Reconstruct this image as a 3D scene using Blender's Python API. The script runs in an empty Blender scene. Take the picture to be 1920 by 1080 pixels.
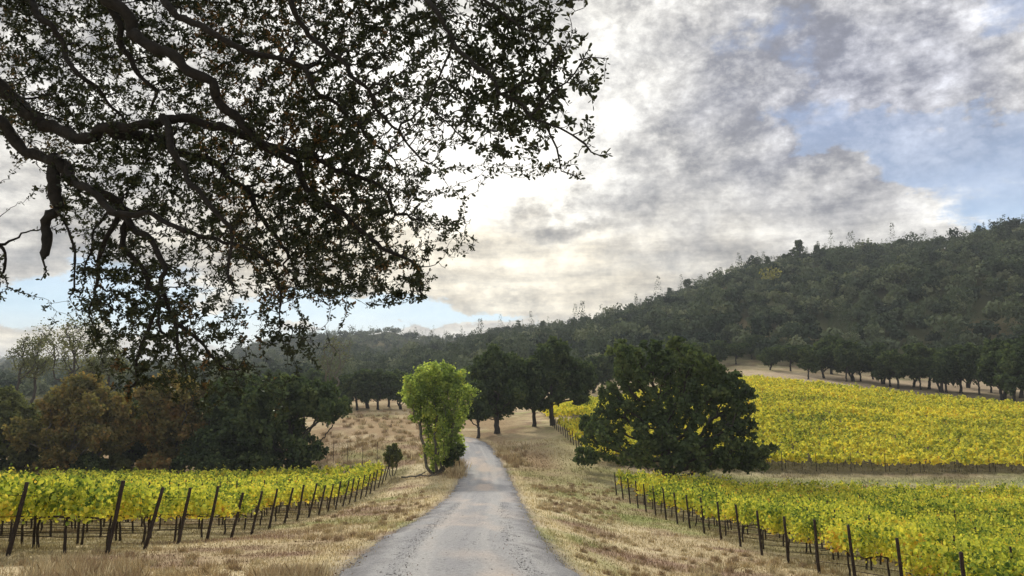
import bpy, math, random
import numpy as np
from mathutils import Vector
rng = np.random.default_rng(7)
random.seed(7)
F = 1493.0            # focal length of the lens in photograph pixels
CAMZ = 1.9
YH = 720.0
PITCH = math.atan((YH - 540) / F)
SC = bpy.context.scene
COL = SC.collection

# ------------------------------------------------------------------ camera
cam_d = bpy.data.cameras.new("camera")
cam_d.sensor_width = 36.0
cam_d.lens = 36.0 * F / 1920.0
cam_d.clip_start = 0.05
cam_d.clip_end = 20000
cam = bpy.data.objects.new("camera", cam_d)
cam.location = (0, 0, CAMZ)
cam.rotation_euler = (math.pi / 2 + PITCH, 0, 0)
COL.objects.link(cam)
SC.camera = cam
SC.render.resolution_x, SC.render.resolution_y = 1024, 576
SC.view_settings.view_transform = 'Standard'
SC.view_settings.look = 'None'
SC.view_settings.exposure = 0.38
SC.view_settings.gamma = 1.0
SC.cycles.use_denoising = True
SC.cycles.max_bounces = 6
SC.cycles.diffuse_bounces = 3
SC.cycles.transmission_bounces = 4
SC.cycles.volume_bounces = 0
SC.cycles.use_adaptive_sampling = True
SC.cycles.adaptive_threshold = 0.02

# ------------------------------------------------------------------ sun
SUN_AZ, SUN_EL = math.radians(-13.5), math.radians(25.0)
SUN_DIR = Vector((math.sin(SUN_AZ) * math.cos(SUN_EL), math.cos(SUN_AZ) * math.cos(SUN_EL), math.sin(SUN_EL)))
sun_d = bpy.data.lights.new("sun", 'SUN')
sun_d.energy = 3.0
sun_d.angle = math.radians(6.0)
sun_d.color = (1.0, 0.93, 0.80)
sun = bpy.data.objects.new("sun", sun_d)
sun.rotation_euler = SUN_DIR.to_track_quat('Z', 'Y').to_euler()
COL.objects.link(sun)


# ------------------------------------------------------------------ node helper
class V:
    """A shader socket that can be added, multiplied and so on."""
    def __init__(s, nt, sock): s.nt, s.s = nt, sock
    def _m(s, op, *a):
        n = s.nt.nodes.new('ShaderNodeMath'); n.operation = op
        for i, q in enumerate((s,) + a):
            if isinstance(q, V): s.nt.links.new(q.s, n.inputs[i])
            else: n.inputs[i].default_value = q
        return V(s.nt, n.outputs[0])
    def __add__(s, o): return s._m('ADD', o)
    __radd__ = __add__
    def __sub__(s, o): return s._m('SUBTRACT', o)
    def __rsub__(s, o): return (s * -1.0) + o
    def __mul__(s, o): return s._m('MULTIPLY', o)
    __rmul__ = __mul__
    def __truediv__(s, o): return s._m('DIVIDE', o)
    def mx(s, o): return s._m('MAXIMUM', o)
    def mn(s, o): return s._m('MINIMUM', o)
    def pw(s, o): return s._m('POWER', o)
    def exp(s): return s._m('EXPONENT')
    def cl(s): return s.mx(0.0).mn(1.0)
    def ss(s, a, b):
        n = s.nt.nodes.new('ShaderNodeMapRange'); n.interpolation_type = 'SMOOTHSTEP'
        s.nt.links.new(s.s, n.inputs[0])
        n.inputs[1].default_value, n.inputs[2].default_value = a, b
        return V(s.nt, n.outputs[0])


def nlink(nt, a, b): nt.links.new(a.s if isinstance(a, V) else a, b)


def noise(nt, vec, scale, detail=6, rough=0.55, dist=0.0, color=False):
    n = nt.nodes.new('ShaderNodeTexNoise')
    nlink(nt, vec, n.inputs['Vector'])
    n.inputs['Scale'].default_value = scale
    n.inputs['Detail'].default_value = detail
    n.inputs['Roughness'].default_value = rough
    n.inputs['Distortion'].default_value = dist
    return V(nt, n.outputs['Color' if color else 'Fac'])


def mixc(nt, f, a, b, mode='MIX'):
    n = nt.nodes.new('ShaderNodeMix'); n.data_type = 'RGBA'; n.blend_type = mode
    for q, i in ((f, 0), (a, 6), (b, 7)):
        if isinstance(q, V): nt.links.new(q.s, n.inputs[i])
        elif isinstance(q, (int, float)): n.inputs[i].default_value = q
        else: n.inputs[i].default_value = (*q, 1)
    return V(nt, n.outputs[2])


def combine(nt, x, y, z):
    n = nt.nodes.new('ShaderNodeCombineXYZ')
    for i, q in enumerate((x, y, z)):
        if isinstance(q, V): nt.links.new(q.s, n.inputs[i])
        else: n.inputs[i].default_value = q
    return V(nt, n.outputs[0])


def separate(nt, v):
    n = nt.nodes.new('ShaderNodeSeparateXYZ'); nlink(nt, v, n.inputs[0])
    return [V(nt, o) for o in n.outputs]


def ramp(nt, f, stops):
    n = nt.nodes.new('ShaderNodeValToRGB'); nlink(nt, f, n.inputs[0])
    e = n.color_ramp.elements
    while len(e) < len(stops): e.new(0.5)
    for el, (p, c) in zip(e, stops):
        el.position = p; el.color = (*c, 1)
    return V(nt, n.outputs[0])


# ------------------------------------------------------------------ world: blue sky with broken cloud
world = bpy.data.worlds.new("World"); SC.world = world; world.use_nodes = True
wn = world.node_tree; wn.nodes.clear()
W_out = wn.nodes.new('ShaderNodeOutputWorld'); W_bg = wn.nodes.new('ShaderNodeBackground')
W_bg.inputs[1].default_value = 0.1
sky = wn.nodes.new('ShaderNodeTexSky'); sky.sky_type = 'NISHITA'; sky.sun_disc = False
sky.sun_elevation = SUN_EL; sky.sun_rotation = SUN_AZ
sky.air_density = 1.0; sky.dust_density = 0.6; sky.ozone_density = 2.0
tc = wn.nodes.new('ShaderNodeTexCoord')
gx, gy, gz = separate(wn, V(wn, tc.outputs['Generated']))
az = gx._m('ARCTAN2', gy) * (180 / math.pi)
el = gz._m('ARCSINE') * (180 / math.pi)


def azel(px, py):
    u, v = (px - 960) / F, (540 - py) / F
    dy, dz = math.cos(PITCH) - v * math.sin(PITCH), math.sin(PITCH) + v * math.cos(PITCH)
    return math.degrees(math.atan2(u, dy)), math.degrees(math.atan2(dz, math.hypot(u, dy)))


wq = combine(wn, az * 0.10, el * 0.16, gz)
warp = separate(wn, noise(wn, wq, 1.6, 6, 0.6, 0, True))
azw = az + (warp[0] - 0.5) * 16.0
elw = el + (warp[1] - 0.5) * 9.0


def blob(px, py, sa, se, a=None, e=None, tilt=0.0):
    """soft patch of sky round a compass bearing and height above the horizon (degrees)"""
    a0, e0 = azel(px, py) if a is None else (a, e)
    da, de = azw - a0, elw - e0
    if tilt: de = de - da * tilt
    q = (da / sa).pw(2.0) if False else (da / sa) * (da / sa)
    return ((q + (de / se) * (de / se)) * -1.0).exp()


den = (gz.mx(0.0) + 0.16)
P = combine(wn, gx / den, gy / den, 0.0)
pv = wn.nodes.new('ShaderNodeMapping'); nlink(wn, P, pv.inputs[0])
pv.inputs['Rotation'].default_value = (0, 0, math.radians(18)); pv.inputs['Scale'].default_value = (1.0, 1.25, 1)
PP = V(wn, pv.outputs[0])
puff = noise(wn, combine(wn, az * 0.055, el * 0.09, 1.7), 2.2, 12, 0.66, 0.12)            # billowed puffs
big = noise(wn, PP, 1.15, 7, 0.58, 0.2)              # large sheets
fine = noise(wn, combine(wn, az * 0.055, el * 0.08, 4.7), 9.0, 7, 0.62, 0.05)
fine2 = noise(wn, combine(wn, az * 0.055, el * 0.085, 8.7), 26.0, 5, 0.6, 0.0)
stre = combine(wn, az * 0.045, el * 0.42, 0.0)
streak = noise(wn, stre, 1.3, 8, 0.6, 0.25)          # level streaks low down
lowmask = el.ss(17.0, 7.0)

# how much cloud
clear = (blob(1745, 290, 6.0, 2.3, tilt=-0.15) * .92 + blob(1560, 215, 5.0, 3.2, tilt=-0.3) * 0.75 + blob(1900, 10, 5.0, 2.0) * 0.7
         + blob(1900, 400, 4.0, 1.3) * 0.6 + blob(1830, 330, 4.5, 2.0) * 0.3 + blob(30, 530, 10, 1.5) * 1.0 + blob(350, 590, 12, 1.3) * 1.0
         + blob(700, 590, 8, 1.25) * 0.95 + blob(930, 600, 4, .6) * 0.5 + blob(1450, 60, 3.5, 1.6) * 0.35)
cov_n = puff * 0.55 + big * 0.45 + (streak - 0.5) * lowmask * 0.9 + (fine - 0.5) * 0.14
cover = (cov_n - clear * 0.62 + 0.30).ss(0.36, 0.62)
# how bright the cloud is
glow = blob(885, 300, 11.5, 7.0) * 0.60 + blob(1150, 150, 12, 8) * 0.07 + blob(890, 280, 6, 5) * .4 + blob(620, 80, 12, 9) * 0.28 + blob(1010, 560, 9, 3.0) * 0.10 + blob(1750, 400, 8, 1.7, tilt=0.12) * 0.30 + blob(250, 300, 16, 6) * 0.12
dark = (blob(1080, 402, 5.5, 1.0) * 0.62 + blob(860, 385, 4, 1.0) * 0.18 + blob(1330, 300, 8.5, 4.0, tilt=-0.25) * 0.16 + blob(1520, 170, 5.4, 5.0) * 0.27
        + blob(1180, 470, 12, 1.2) * 0.10 + blob(1250, 520, 6, 1.4) * 0.13 + blob(980, 545, 5, .5) * 0.24 + blob(1750, 150, 9, 5) * 0.07 + blob(60, 430, 8, 3) * 0.24 + blob(500, 500, 9, 2.5) * 0.12)
QQ = combine(wn, az * 0.085, el * 0.115, 0.3)
crev = (noise(wn, QQ, 2.6, 11, 0.64, 0.10) - 0.5)._m('ABSOLUTE') * 2.0
crev2 = (noise(wn, QQ, 0.9, 8, 0.6, 0.12) - 0.5)._m('ABSOLUTE') * 2.0
tex = (streak - 0.5) * 0.22 + (crev - 0.16) * (1.0 - lowmask * .8) * 1.1 + (crev2 - 0.18) * 0.6 + (puff - 0.5) * (1.0 - lowmask * 0.75) * 1.1 + (fine - 0.5) * 0.80 + (fine2 - 0.5) * 0.35 + (big - 0.5) * 0.35 + (streak - 0.5) * lowmask * 1.1
lum = 0.655 + glow * 1.1 - dark + tex * 1.1
lum = (lum.mx(0.0) * lum.mx(0.0) + 0.05).pw(0.5).mn(1.15)
ccol = ramp(wn, lum * 0.83, [(0.0, (0.12, 0.125, 0.14)), (0.26, (0.28, 0.28, 0.29)), (0.50, (0.53, 0.515, 0.49)), (0.74, (0.80, 0.78, 0.73)), (0.95, (1.05, 1.02, 0.96))])
warm = (blob(1010, 540, 14, 4.0) + blob(60, 610, 12, 1.6) * 1.2 + blob(640, 480, 16, 4)).cl()
ccol = mixc(wn, warm * 0.75, ccol, mixc(wn, 1.0, ccol, (1.06, 0.97, 0.80), 'MULTIPLY'))
cool = blob(1620, 150, 11, 7).cl()
ccol = mixc(wn, cool * 0.8, ccol, mixc(wn, 1.0, ccol, (0.84, 0.89, 1.10), 'MULTIPLY'))
ccol = mixc(wn, 1.0, ccol, (10.0, 10.0, 10.0), 'MULTIPLY')
blue = ramp(wn, (el / 30.0).cl(), [(0.0, (.62, .66, .66)), (0.16, (.34, .56, .76)), (0.40, (.28, .39, .60)), (0.75, (.24, .32, .52)), (1.0, (.22, .28, .46))])
blue = mixc(wn, 1.0, blue, (11.0, 11.0, 11.0), 'MULTIPLY')
blue = mixc(wn, 0.22, blue, V(wn, sky.outputs[0]))
veil = blob(1800, 140, 10, 6) * 1.2 + blob(1500, 330, 5, 3) * .5 + (big - .38) * 1.1
final = mixc(wn, (cover * 0.80 + 0.15 + veil * 0.35).cl(), blue, ccol)
nlink(wn, final, W_bg.inputs[0]); wn.links.new(W_bg.outputs[0], W_out.inputs[0])


# ------------------------------------------------------------------ measuring from the photograph
def P3(px, py, D):
    u, v = (px - 960) / F, (540 - py) / F
    k = math.cos(PITCH) - v * math.sin(PITCH)
    return np.array((u * D / k, D, CAMZ + D * (math.sin(PITCH) + v * math.cos(PITCH)) / k))


def zpy(D, py): return P3(960, py, D)[2]


def vnoise(x, y, seed=0):
    x = np.asarray(x, float); y = np.asarray(y, float)
    xi, yi = np.floor(x).astype(np.int64), np.floor(y).astype(np.int64)
    fx, fy = x - xi, y - yi
    fx, fy = fx * fx * (3 - 2 * fx), fy * fy * (3 - 2 * fy)
    def h(a, b):
        n = (a * 374761393 + b * 668265263 + seed * 1442695041) & 0x7fffffff
        n = ((n ^ (n >> 13)) * 1274126177) & 0x7fffffff
        return ((n ^ (n >> 16)) & 0xffff) / 65535.0
    return (h(xi, yi) * (1 - fx) + h(xi + 1, yi) * fx) * (1 - fy) + (h(xi, yi + 1) * (1 - fx) + h(xi + 1, yi + 1) * fx) * fy


def fbm(x, y, seed=0, o=4):
    r, a, t = 0, 1.0, 0
    for i in range(o):
        r = r + a * vnoise(x * 2 ** i, y * 2 ** i, seed + i); t += a; a *= .5
    return r / t


# ------------------------------------------------------------------ the lie of the land
def C(*pts):      # ('z' entries are plain heights, others image rows)
    out = [(1.0, 0.0)]
    for D, v in pts: out.append((D, v[0] if isinstance(v, tuple) else zpy(D, v)))
    return out
Zq = lambda v: (v,)
cols = {
 -900: C((12, Zq(-1.2)), (20, Zq(-2.1)), (45, Zq(-5)), (80, Zq(-7)), (160, Zq(-6)), (400, Zq(4)), (900, Zq(30)), (2500, Zq(60)), (4000, Zq(30))),
 -250: C((12, Zq(-1.1)), (20, Zq(-2.15)), (30, Zq(-3.6)), (45, Zq(-5.3)), (62, Zq(-7.0)), (76, Zq(-8.0)), (92, Zq(-8.2)), (160, Zq(-7)), (400, Zq(-2)), (900, 700), (2000, 680), (4000, 690)),
 0:    C((12, Zq(-1.1)), (20, Zq(-2.15)), (30, Zq(-3.6)), (45, Zq(-5.3)), (62, Zq(-7.0)), (76, Zq(-8.0)), (92, Zq(-8.2)), (160, Zq(-7)), (400, Zq(-2)), (700, 705), (1500, 678), (2600, 690), (4200, 700)),
 200:  C((12, Zq(-1.1)), (20, Zq(-2.15)), (30, Zq(-3.6)), (45, Zq(-5.3)), (62, Zq(-7.0)), (76, Zq(-8.0)), (92, Zq(-8.2)), (160, Zq(-7)), (400, Zq(-2)), (700, 705), (1300, 684), (1700, 694), (2200, 657), (2600, 690)),
 350:  C((12, Zq(-1.1)), (20, Zq(-2.15)), (30, Zq(-3.6)), (45, Zq(-5.3)), (62, Zq(-7.0)), (76, Zq(-8.0)), (92, Zq(-8.2)), (160, Zq(-6.5)), (400, Zq(0)), (700, 700), (1100, 690), (1600, 686), (3200, 700)),
 480:  C((12, Zq(-1.1)), (20, Zq(-2.15)), (30, Zq(-3.6)), (45, Zq(-5.3)), (62, Zq(-7.0)), (76, Zq(-8.0)), (92, Zq(-8.1)), (160, Zq(-5)), (300, Zq(2)), (600, 690), (930, 648), (1300, 690), (3000, 710)),
 600:  C((12, Zq(-1.1)), (20, Zq(-2.1)), (33, Zq(-3.8)), (45, Zq(-5.3)), (62, Zq(-7.0)), (78, Zq(-7.9)), (95, 852), (120, 805), (150, 776), (175, 766), (250, 742), (330, 722), (480, 712), (930, 630), (1300, 690), (3000, 710)),
 700:  C((12, Zq(-1.1)), (20, Zq(-2.0)), (33, Zq(-3.7)), (45, Zq(-5.1)), (62, Zq(-6.8)), (78, Zq(-7.7)), (95, 850), (120, 803), (150, 775), (175, 766), (250, 740), (350, 706), (480, 712), (930, 628), (1300, 690), (3000, 710)),
 800:  C((12, Zq(-1.1)), (20, Zq(-1.9)), (33, Zq(-3.4)), (45, Zq(-4.7)), (60, Zq(-6.0)), (78, Zq(-6.6)), (95, 840), (120, 808), (150, 778), (175, 766), (250, 738), (430, 676), (600, 700), (930, 633), (1300, 690), (3000, 710)),
 900:  C((12, Zq(-1.1)), (20, Zq(-1.95)), (38, Zq(-3.85)), (60, Zq(-5.85)), (78, Zq(-6.5)), (95, Zq(-6.1)), (108, 828), (120, 817), (150, 782), (180, 762), (230, 738), (540, 650), (700, 660), (930, 642), (1300, 690), (3000, 710)),
 960:  C((12, Zq(-1.1)), (20, Zq(-1.98)), (38, Zq(-3.85)), (60, Zq(-5.85)), (78, Zq(-6.5)), (95, Zq(-6.1)), (120, 812), (150, 780), (180, 760), (230, 736), (580, 644), (750, 660), (1300, 690), (3000, 710)),
 1040: C((12, Zq(-1.15)), (20, Zq(-2.2)), (38, Zq(-4.1)), (60, Zq(-6.2)), (78, Zq(-6.6)), (95, Zq(-5.9)), (120, 800), (150, 772), (180, 756), (230, 734), (600, 632), (750, 660), (1300, 690), (3000, 710)),
 1143: C((12, Zq(-1.35)), (20, Zq(-2.7)), (38, Zq(-4.9)), (65, Zq(-7.0)), (80, Zq(-7.0)), (95, Zq(-6.0)), (120, 798), (150, 765), (180, 742), (230, 722), (600, 608), (750, 640), (1300, 690), (3000, 710)),
 1300: C((12, Zq(-1.65)), (20, Zq(-3.1)), (38, Zq(-5.1)), (60, Zq(-7.2)), (80, Zq(-7.3)), (95, Zq(-6.5)), (120, 790), (150, 745), (180, 718), (230, 700), (560, 552), (750, 600), (1300, 690), (3000, 710)),
 1400: C((12, Zq(-1.85)), (20, Zq(-3.3)), (38, Zq(-5.35)), (60, Zq(-7.5)), (86, Zq(-7.5)), (120, 788), (150, 735), (165, 716), (190, 694), (230, 684), (520, 524), (700, 560), (1300, 690), (3000, 710)),
 1500: C((12, Zq(-2.0)), (20, Zq(-3.45)), (27, Zq(-4.35)), (38, Zq(-5.6)), (60, Zq(-7.7)), (86, Zq(-7.6)), (120, 790), (150, 738), (160, 726), (185, 704), (230, 686), (500, 506), (700, 540), (1300, 690), (3000, 710)),
 1600: C((12, Zq(-2.1)), (20, Zq(-3.55)), (25, Zq(-4.1)), (38, Zq(-5.75)), (60, Zq(-7.7)), (86, Zq(-7.6)), (120, 792), (150, 740), (156, 734), (185, 716), (225, 694), (480, 497), (700, 540), (1300, 690), (3000, 710)),
 1700: C((12, Zq(-2.2)), (20, Zq(-3.65)), (38, Zq(-5.9)), (60, Zq(-7.8)), (86, Zq(-7.6)), (120, 796), (150, 750), (185, 722), (220, 704), (470, 482), (700, 540), (1300, 690), (3000, 710)),
 1800: C((12, Zq(-2.4)), (20, Zq(-4.0)), (38, Zq(-6.3)), (60, Zq(-7.8)), (86, Zq(-7.6)), (120, 800), (142, 762), (175, 735), (210, 712), (460, 466), (700, 540), (1300, 690), (3000, 710)),
 1920: C((12, Zq(-2.5)), (20, Zq(-4.1)), (38, Zq(-6.3)), (60, Zq(-7.8)), (86, Zq(-7.6)), (120, 798), (132, 770), (160, 745), (200, 718), (450, 440), (700, 520), (1300, 690), (3000, 710)),
 2400: C((12, Zq(-2.6)), (20, Zq(-4.2)), (38, Zq(-6.3)), (60, Zq(-7.8)), (86, Zq(-7.6)), (120, 770), (160, 730), (200, 700), (440, 400), (700, 500), (1300, 690), (3000, 710)),
 3400: C((12, Zq(-2.6)), (20, Zq(-4.0)), (38, Zq(-6)), (60, Zq(-7)), (86, Zq(-7)), (160, Zq(0)), (440, Zq(70)), (700, Zq(60)), (1300, Zq(20)), (3000, Zq(10))),
}
NR = 420
LR = np.linspace(math.log(1.0), math.log(6000), NR)
def prof(pts, cosa):
    r = np.log(np.array([p[0] for p in pts]) / cosa); z = np.array([p[1] for p in pts])
    return np.interp(LR, r, z)
ang, tab = [], []
back = [(1, 0), (20, -1), (60, -1.5), (300, 0), (1500, 20), (6000, 20)]
for a in (-180, -130, -90): ang.append(math.radians(a)); tab.append(prof(back, 1))
for px in sorted(cols):
    a = math.atan((px - 960) / F * 0.985); ang.append(a); tab.append(prof(cols[px], math.cos(a)))
for a in (90, 130, 180): ang.append(math.radians(a)); tab.append(prof(back, 1))
ang = np.array(ang); tab = np.array(tab)
# even table over bearing, smoothed
NA = 2400
AA = np.linspace(-math.pi, math.pi, NA)
TAB = np.empty((NA, NR))
for j in range(NR): TAB[:, j] = np.interp(AA, ang, tab[:, j])
def smooth(T, s0, s1):
    for ax, s in ((0, s0), (1, s1)):
        if s <= 0: continue
        k = np.exp(-0.5 * (np.arange(-3 * s, 3 * s + 1) / s) ** 2); k /= k.sum()
        pad = [(3 * s, 3 * s) if i == ax else (0, 0) for i in (0, 1)]
        T = np.apply_along_axis(lambda v: np.convolve(v, k, 'valid'), ax, np.pad(T, pad, 'edge'))
    return T
TAB = smooth(TAB, 12, 4)


def ground(x, y):
    x = np.asarray(x, float); y = np.asarray(y, float)
    r = np.maximum(np.hypot(x, y), 1.0); a = np.arctan2(x, y)
    fa = (a + math.pi) / (2 * math.pi) * (NA - 1); fr = (np.log(r) - LR[0]) / (LR[1] - LR[0])
    ia = np.clip(fa.astype(int), 0, NA - 2); ir = np.clip(fr.astype(int), 0, NR - 2)
    ta, tr = fa - ia, np.clip(fr - ir, 0, 1)
    z = (TAB[ia, ir] * (1 - ta) + TAB[ia + 1, ir] * ta) * (1 - tr) + (TAB[ia, ir + 1] * (1 - ta) + TAB[ia + 1, ir + 1] * ta) * tr
    far = np.clip((r - 215) / 120, 0, 1)
    z = z + far * ((fbm(x / 70, y / 70, 3) - .5) * 16 * np.clip(r / 500, 0, 1.6) + (fbm(x / 22, y / 22, 9) - .5) * 4)
    mid = np.clip((r - 85) / 30, 0, 1) * (1 - far) * np.clip((4 - x) / 6, 0, 1)
    z = z + mid * (fbm(x / 14, y / 11, 5) - .5) * 1.6
    z = z + (fbm(x / 1.7, y / 1.7, 21, 3) - .5) * 0.10 + (fbm(x / 6, y / 6, 22, 2) - .5) * 0.22 * np.clip(r / 20, 0, 1)
    return z


# ------------------------------------------------------------------ mesh helpers
def mesh_from(name, verts, faces_k=None, loops=None, starts=None, totals=None, mat=None, attrs=None, smooth_=False):
    """faces_k: (n,k) index array; or loops/starts/totals"""
    me = bpy.data.meshes.new(name)
    verts = np.asarray(verts, np.float32)
    if faces_k is not None:
        n, k = faces_k.shape
        loops = faces_k.reshape(-1); starts = np.arange(n) * k; totals = np.full(n, k)
    me.vertices.add(len(verts)); me.vertices.foreach_set('co', verts.ravel())
    me.loops.add(len(loops)); me.loops.foreach_set('vertex_index', np.asarray(loops, np.int32))
    me.polygons.add(len(starts))
    me.polygons.foreach_set('loop_start', np.asarray(starts, np.int32))
    me.polygons.foreach_set('loop_total', np.asarray(totals, np.int32))
    if smooth_: me.polygons.foreach_set('use_smooth', np.ones(len(starts), bool))
    for an, (dom, typ, data) in (attrs or {}).items():
        at = me.attributes.new(an, typ, dom)
        at.data.foreach_set('color' if typ == 'FLOAT_COLOR' else 'value', np.asarray(data, np.float32).ravel())
    me.update(calc_edges=True)
    if mat: me.materials.append(mat)
    return me


def obj(name, me, parent=None, loc=(0, 0, 0), **props):
    o = bpy.data.objects.new(name, me); COL.objects.link(o)
    o.location = loc
    if parent is not None: o.parent = parent
    for k, v in props.items(): o[k] = v
    return o


def thing(name, label, cat, loc=(0, 0, 0), rz=0.0, group=None, sc=1.0):
    o = bpy.data.objects.new(name, None); COL.objects.link(o)
    o.empty_display_size = 0.3
    o.location = loc; o.rotation_euler = (0, 0, rz); o.scale = (sc, sc, sc) if not isinstance(sc, tuple) else sc
    o['label'] = label; o['category'] = cat
    if group: o['group'] = group
    return o


def copy_thing(src, loc, rz, sc, label, group=None):
    r = src.copy(); COL.objects.link(r)
    r.location = loc; r.rotation_euler = (0, 0, rz); r.scale = (sc, sc, sc) if not isinstance(sc, tuple) else sc
    r['label'] = label
    if group: r['group'] = group
    for ch in src.children:
        c = ch.copy(); COL.objects.link(c); c.parent = r
    return r


def tubes(chains, sides=6):
    """chains: list of (points (n,3), radii (n,)) -> verts, quad faces"""
    VV, FF, off = [], [], 0
    for pts, rad in chains:
        pts = np.asarray(pts, float); rad = np.asarray(rad, float); n = len(pts)
        if n < 2: continue
        k = sides if rad.max() > 0.02 else max(3, sides - 3)
        t = np.gradient(pts, axis=0); t /= np.linalg.norm(t, axis=1)[:, None] + 1e-9
        ref = np.array((0.31, 0.17, 0.93)) if abs(t[0] @ np.array((0.31, 0.17, 0.93))) < 0.9 else np.array((1.0, 0, 0))
        a = np.cross(t, ref); a /= np.linalg.norm(a, axis=1)[:, None] + 1e-9
        b = np.cross(t, a)
        th = np.arange(k) * 2 * math.pi / k
        ring = pts[:, None, :] + rad[:, None, None] * (np.cos(th)[None, :, None] * a[:, None, :] + np.sin(th)[None, :, None] * b[:, None, :])
        VV.append(ring.reshape(-1, 3))
        i = np.arange(n - 1)[:, None] * k; j = np.arange(k)[None, :]; j2 = (j + 1) % k
        FF.append(np.stack([i + j, i + j2, i + k + j2, i + k + j], -1).reshape(-1, 4) + off)
        off += n * k
    return np.concatenate(VV), np.concatenate(FF)


def unit(v): return v / (np.linalg.norm(v, axis=-1, keepdims=True) + 1e-9)


LEAF = {'rhomb': np.array([(0, 0, 0), (.45, .34, .06), (1, 0, -.04), (.55, -.34, .06)]),
        'oak': np.array([(0, 0, 0), (.35, .20, .05), (.75, .22, .04), (1, 0, 0), (.70, -.22, .04), (.30, -.20, .05)]),
        'vine': np.array([(0, 0, 0), (.12, .42, .06), (.62, .46, .0), (1, 0, -.08), (.62, -.46, .0), (.12, -.42, .06)]),
        'clump': np.array([(0, .1, 0), (.3, .5, .12), (.85, .35, -.05), (1, -.2, .1), (.45, -.5, -.05)])}


def leaves(cen, size, shape, axis=None, nrm=None, r=rng):
    """one small face per leaf"""
    n = len(cen); T = LEAF[shape]; k = len(T)
    ax = unit(r.normal(size=(n, 3))) if axis is None else unit(axis)
    nr = r.normal(size=(n, 3)) if nrm is None else nrm + r.normal(size=(n, 3)) * 0.5
    nr = unit(nr - ax * (nr * ax).sum(1)[:, None]); bi = np.cross(nr, ax)
    s = np.asarray(size)[:, None, None] if np.ndim(size) else size
    T2 = T - np.array((.5, 0, 0)) if axis is None else T
    v = cen[:, None, :] + s * (T2[None, :, 0:1] * ax[:, None, :] + T2[None, :, 1:2] * bi[:, None, :] + T2[None, :, 2:3] * nr[:, None, :])
    return v.reshape(-1, 3), np.arange(n * k).reshape(n, k)


def colonize(P0, par0, att, step, kill, r, infl=1e9, iters=200, maxn=60000, jit=0.25, sag=0.0):
    """grow a branch network from the given nodes towards the attraction points"""
    P = np.zeros((maxn, 3)); par = np.full(maxn, -1); n = len(P0); P[:n] = P0; par[:n] = par0
    kids = np.zeros(maxn, int)
    near = np.zeros(len(att), int); nd = np.full(len(att), 1e9)
    def upd(lo, hi, idx):
        for s in range(lo, hi, 400):
            Q = P[s:min(s + 400, hi)]
            d = np.linalg.norm(att[idx][:, None, :] - Q[None], axis=2)
            m = d.argmin(1); dm = d[np.arange(len(idx)), m]
            b = dm < nd[idx]; nd[idx[b]] = dm[b]; near[idx[b]] = m[b] + s
    alive = np.arange(len(att)); upd(0, n, alive)
    for it in range(iters):
        alive = alive[nd[alive] > kill]
        if not len(alive) or n > maxn - 3000: break
        act = alive[nd[alive] < infl]
        if not len(act): act = alive[np.argsort(nd[alive])[:50]]
        d = unit(att[act] - P[near[act]])
        u, inv = np.unique(near[act], return_inverse=True)
        s = np.zeros((len(u), 3)); np.add.at(s, inv, d)
        s = unit(unit(s) + r.normal(size=s.shape) * jit + np.array((0, 0, -sag)))
        ok = kids[u] < 4
        if not ok.all():
            bad = np.isin(near[act], u[~ok]); alive = np.setdiff1d(alive, act[bad])
        u, s = u[ok], s[ok]
        if not len(u): continue
        m = len(u); P[n:n + m] = P[u] + s * step; par[n:n + m] = u; kids[u] += 1
        if len(alive): upd(n, n + m, alive)
        n += m
    return P[:n], par[:n]


def skeleton(P, par, tip, expo=2.3, rmin=None):
    """pipe-model radii and chains"""
    n = len(P); w = np.zeros(n); kids = np.zeros(n, int)
    for i in range(n - 1, -1, -1):
        if w[i] == 0: w[i] = tip ** expo
        if par[i] >= 0: w[par[i]] += w[i]; kids[par[i]] += 1
    rad = w ** (1 / expo)
    return rad, kids


def chains_of(P, par, rad):
    n = len(P); main = np.full(n, -1)
    for i in range(n):
        p = par[i]
        if p >= 0 and (main[p] < 0 or rad[i] > rad[main[p]]): main[p] = i
    out = []
    for i in range(n):
        p = par[i]
        if p >= 0 and main[p] == i: continue
        c = [i]
        while main[c[-1]] >= 0: c.append(main[c[-1]])
        idx = np.array(c)
        if p >= 0:
            out.append((np.vstack([P[p][None], P[idx]]), np.concatenate([[min(rad[i] * 1.25, rad[p])], rad[idx]])))
        elif len(idx) > 1: out.append((P[idx], rad[idx]))
    return out


# ------------------------------------------------------------------ materials
def new_mat(name):
    m = bpy.data.materials.new(name); m.use_nodes = True; nt = m.node_tree; nt.nodes.clear()
    o = nt.nodes.new('ShaderNodeOutputMaterial'); return m, nt, o


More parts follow.
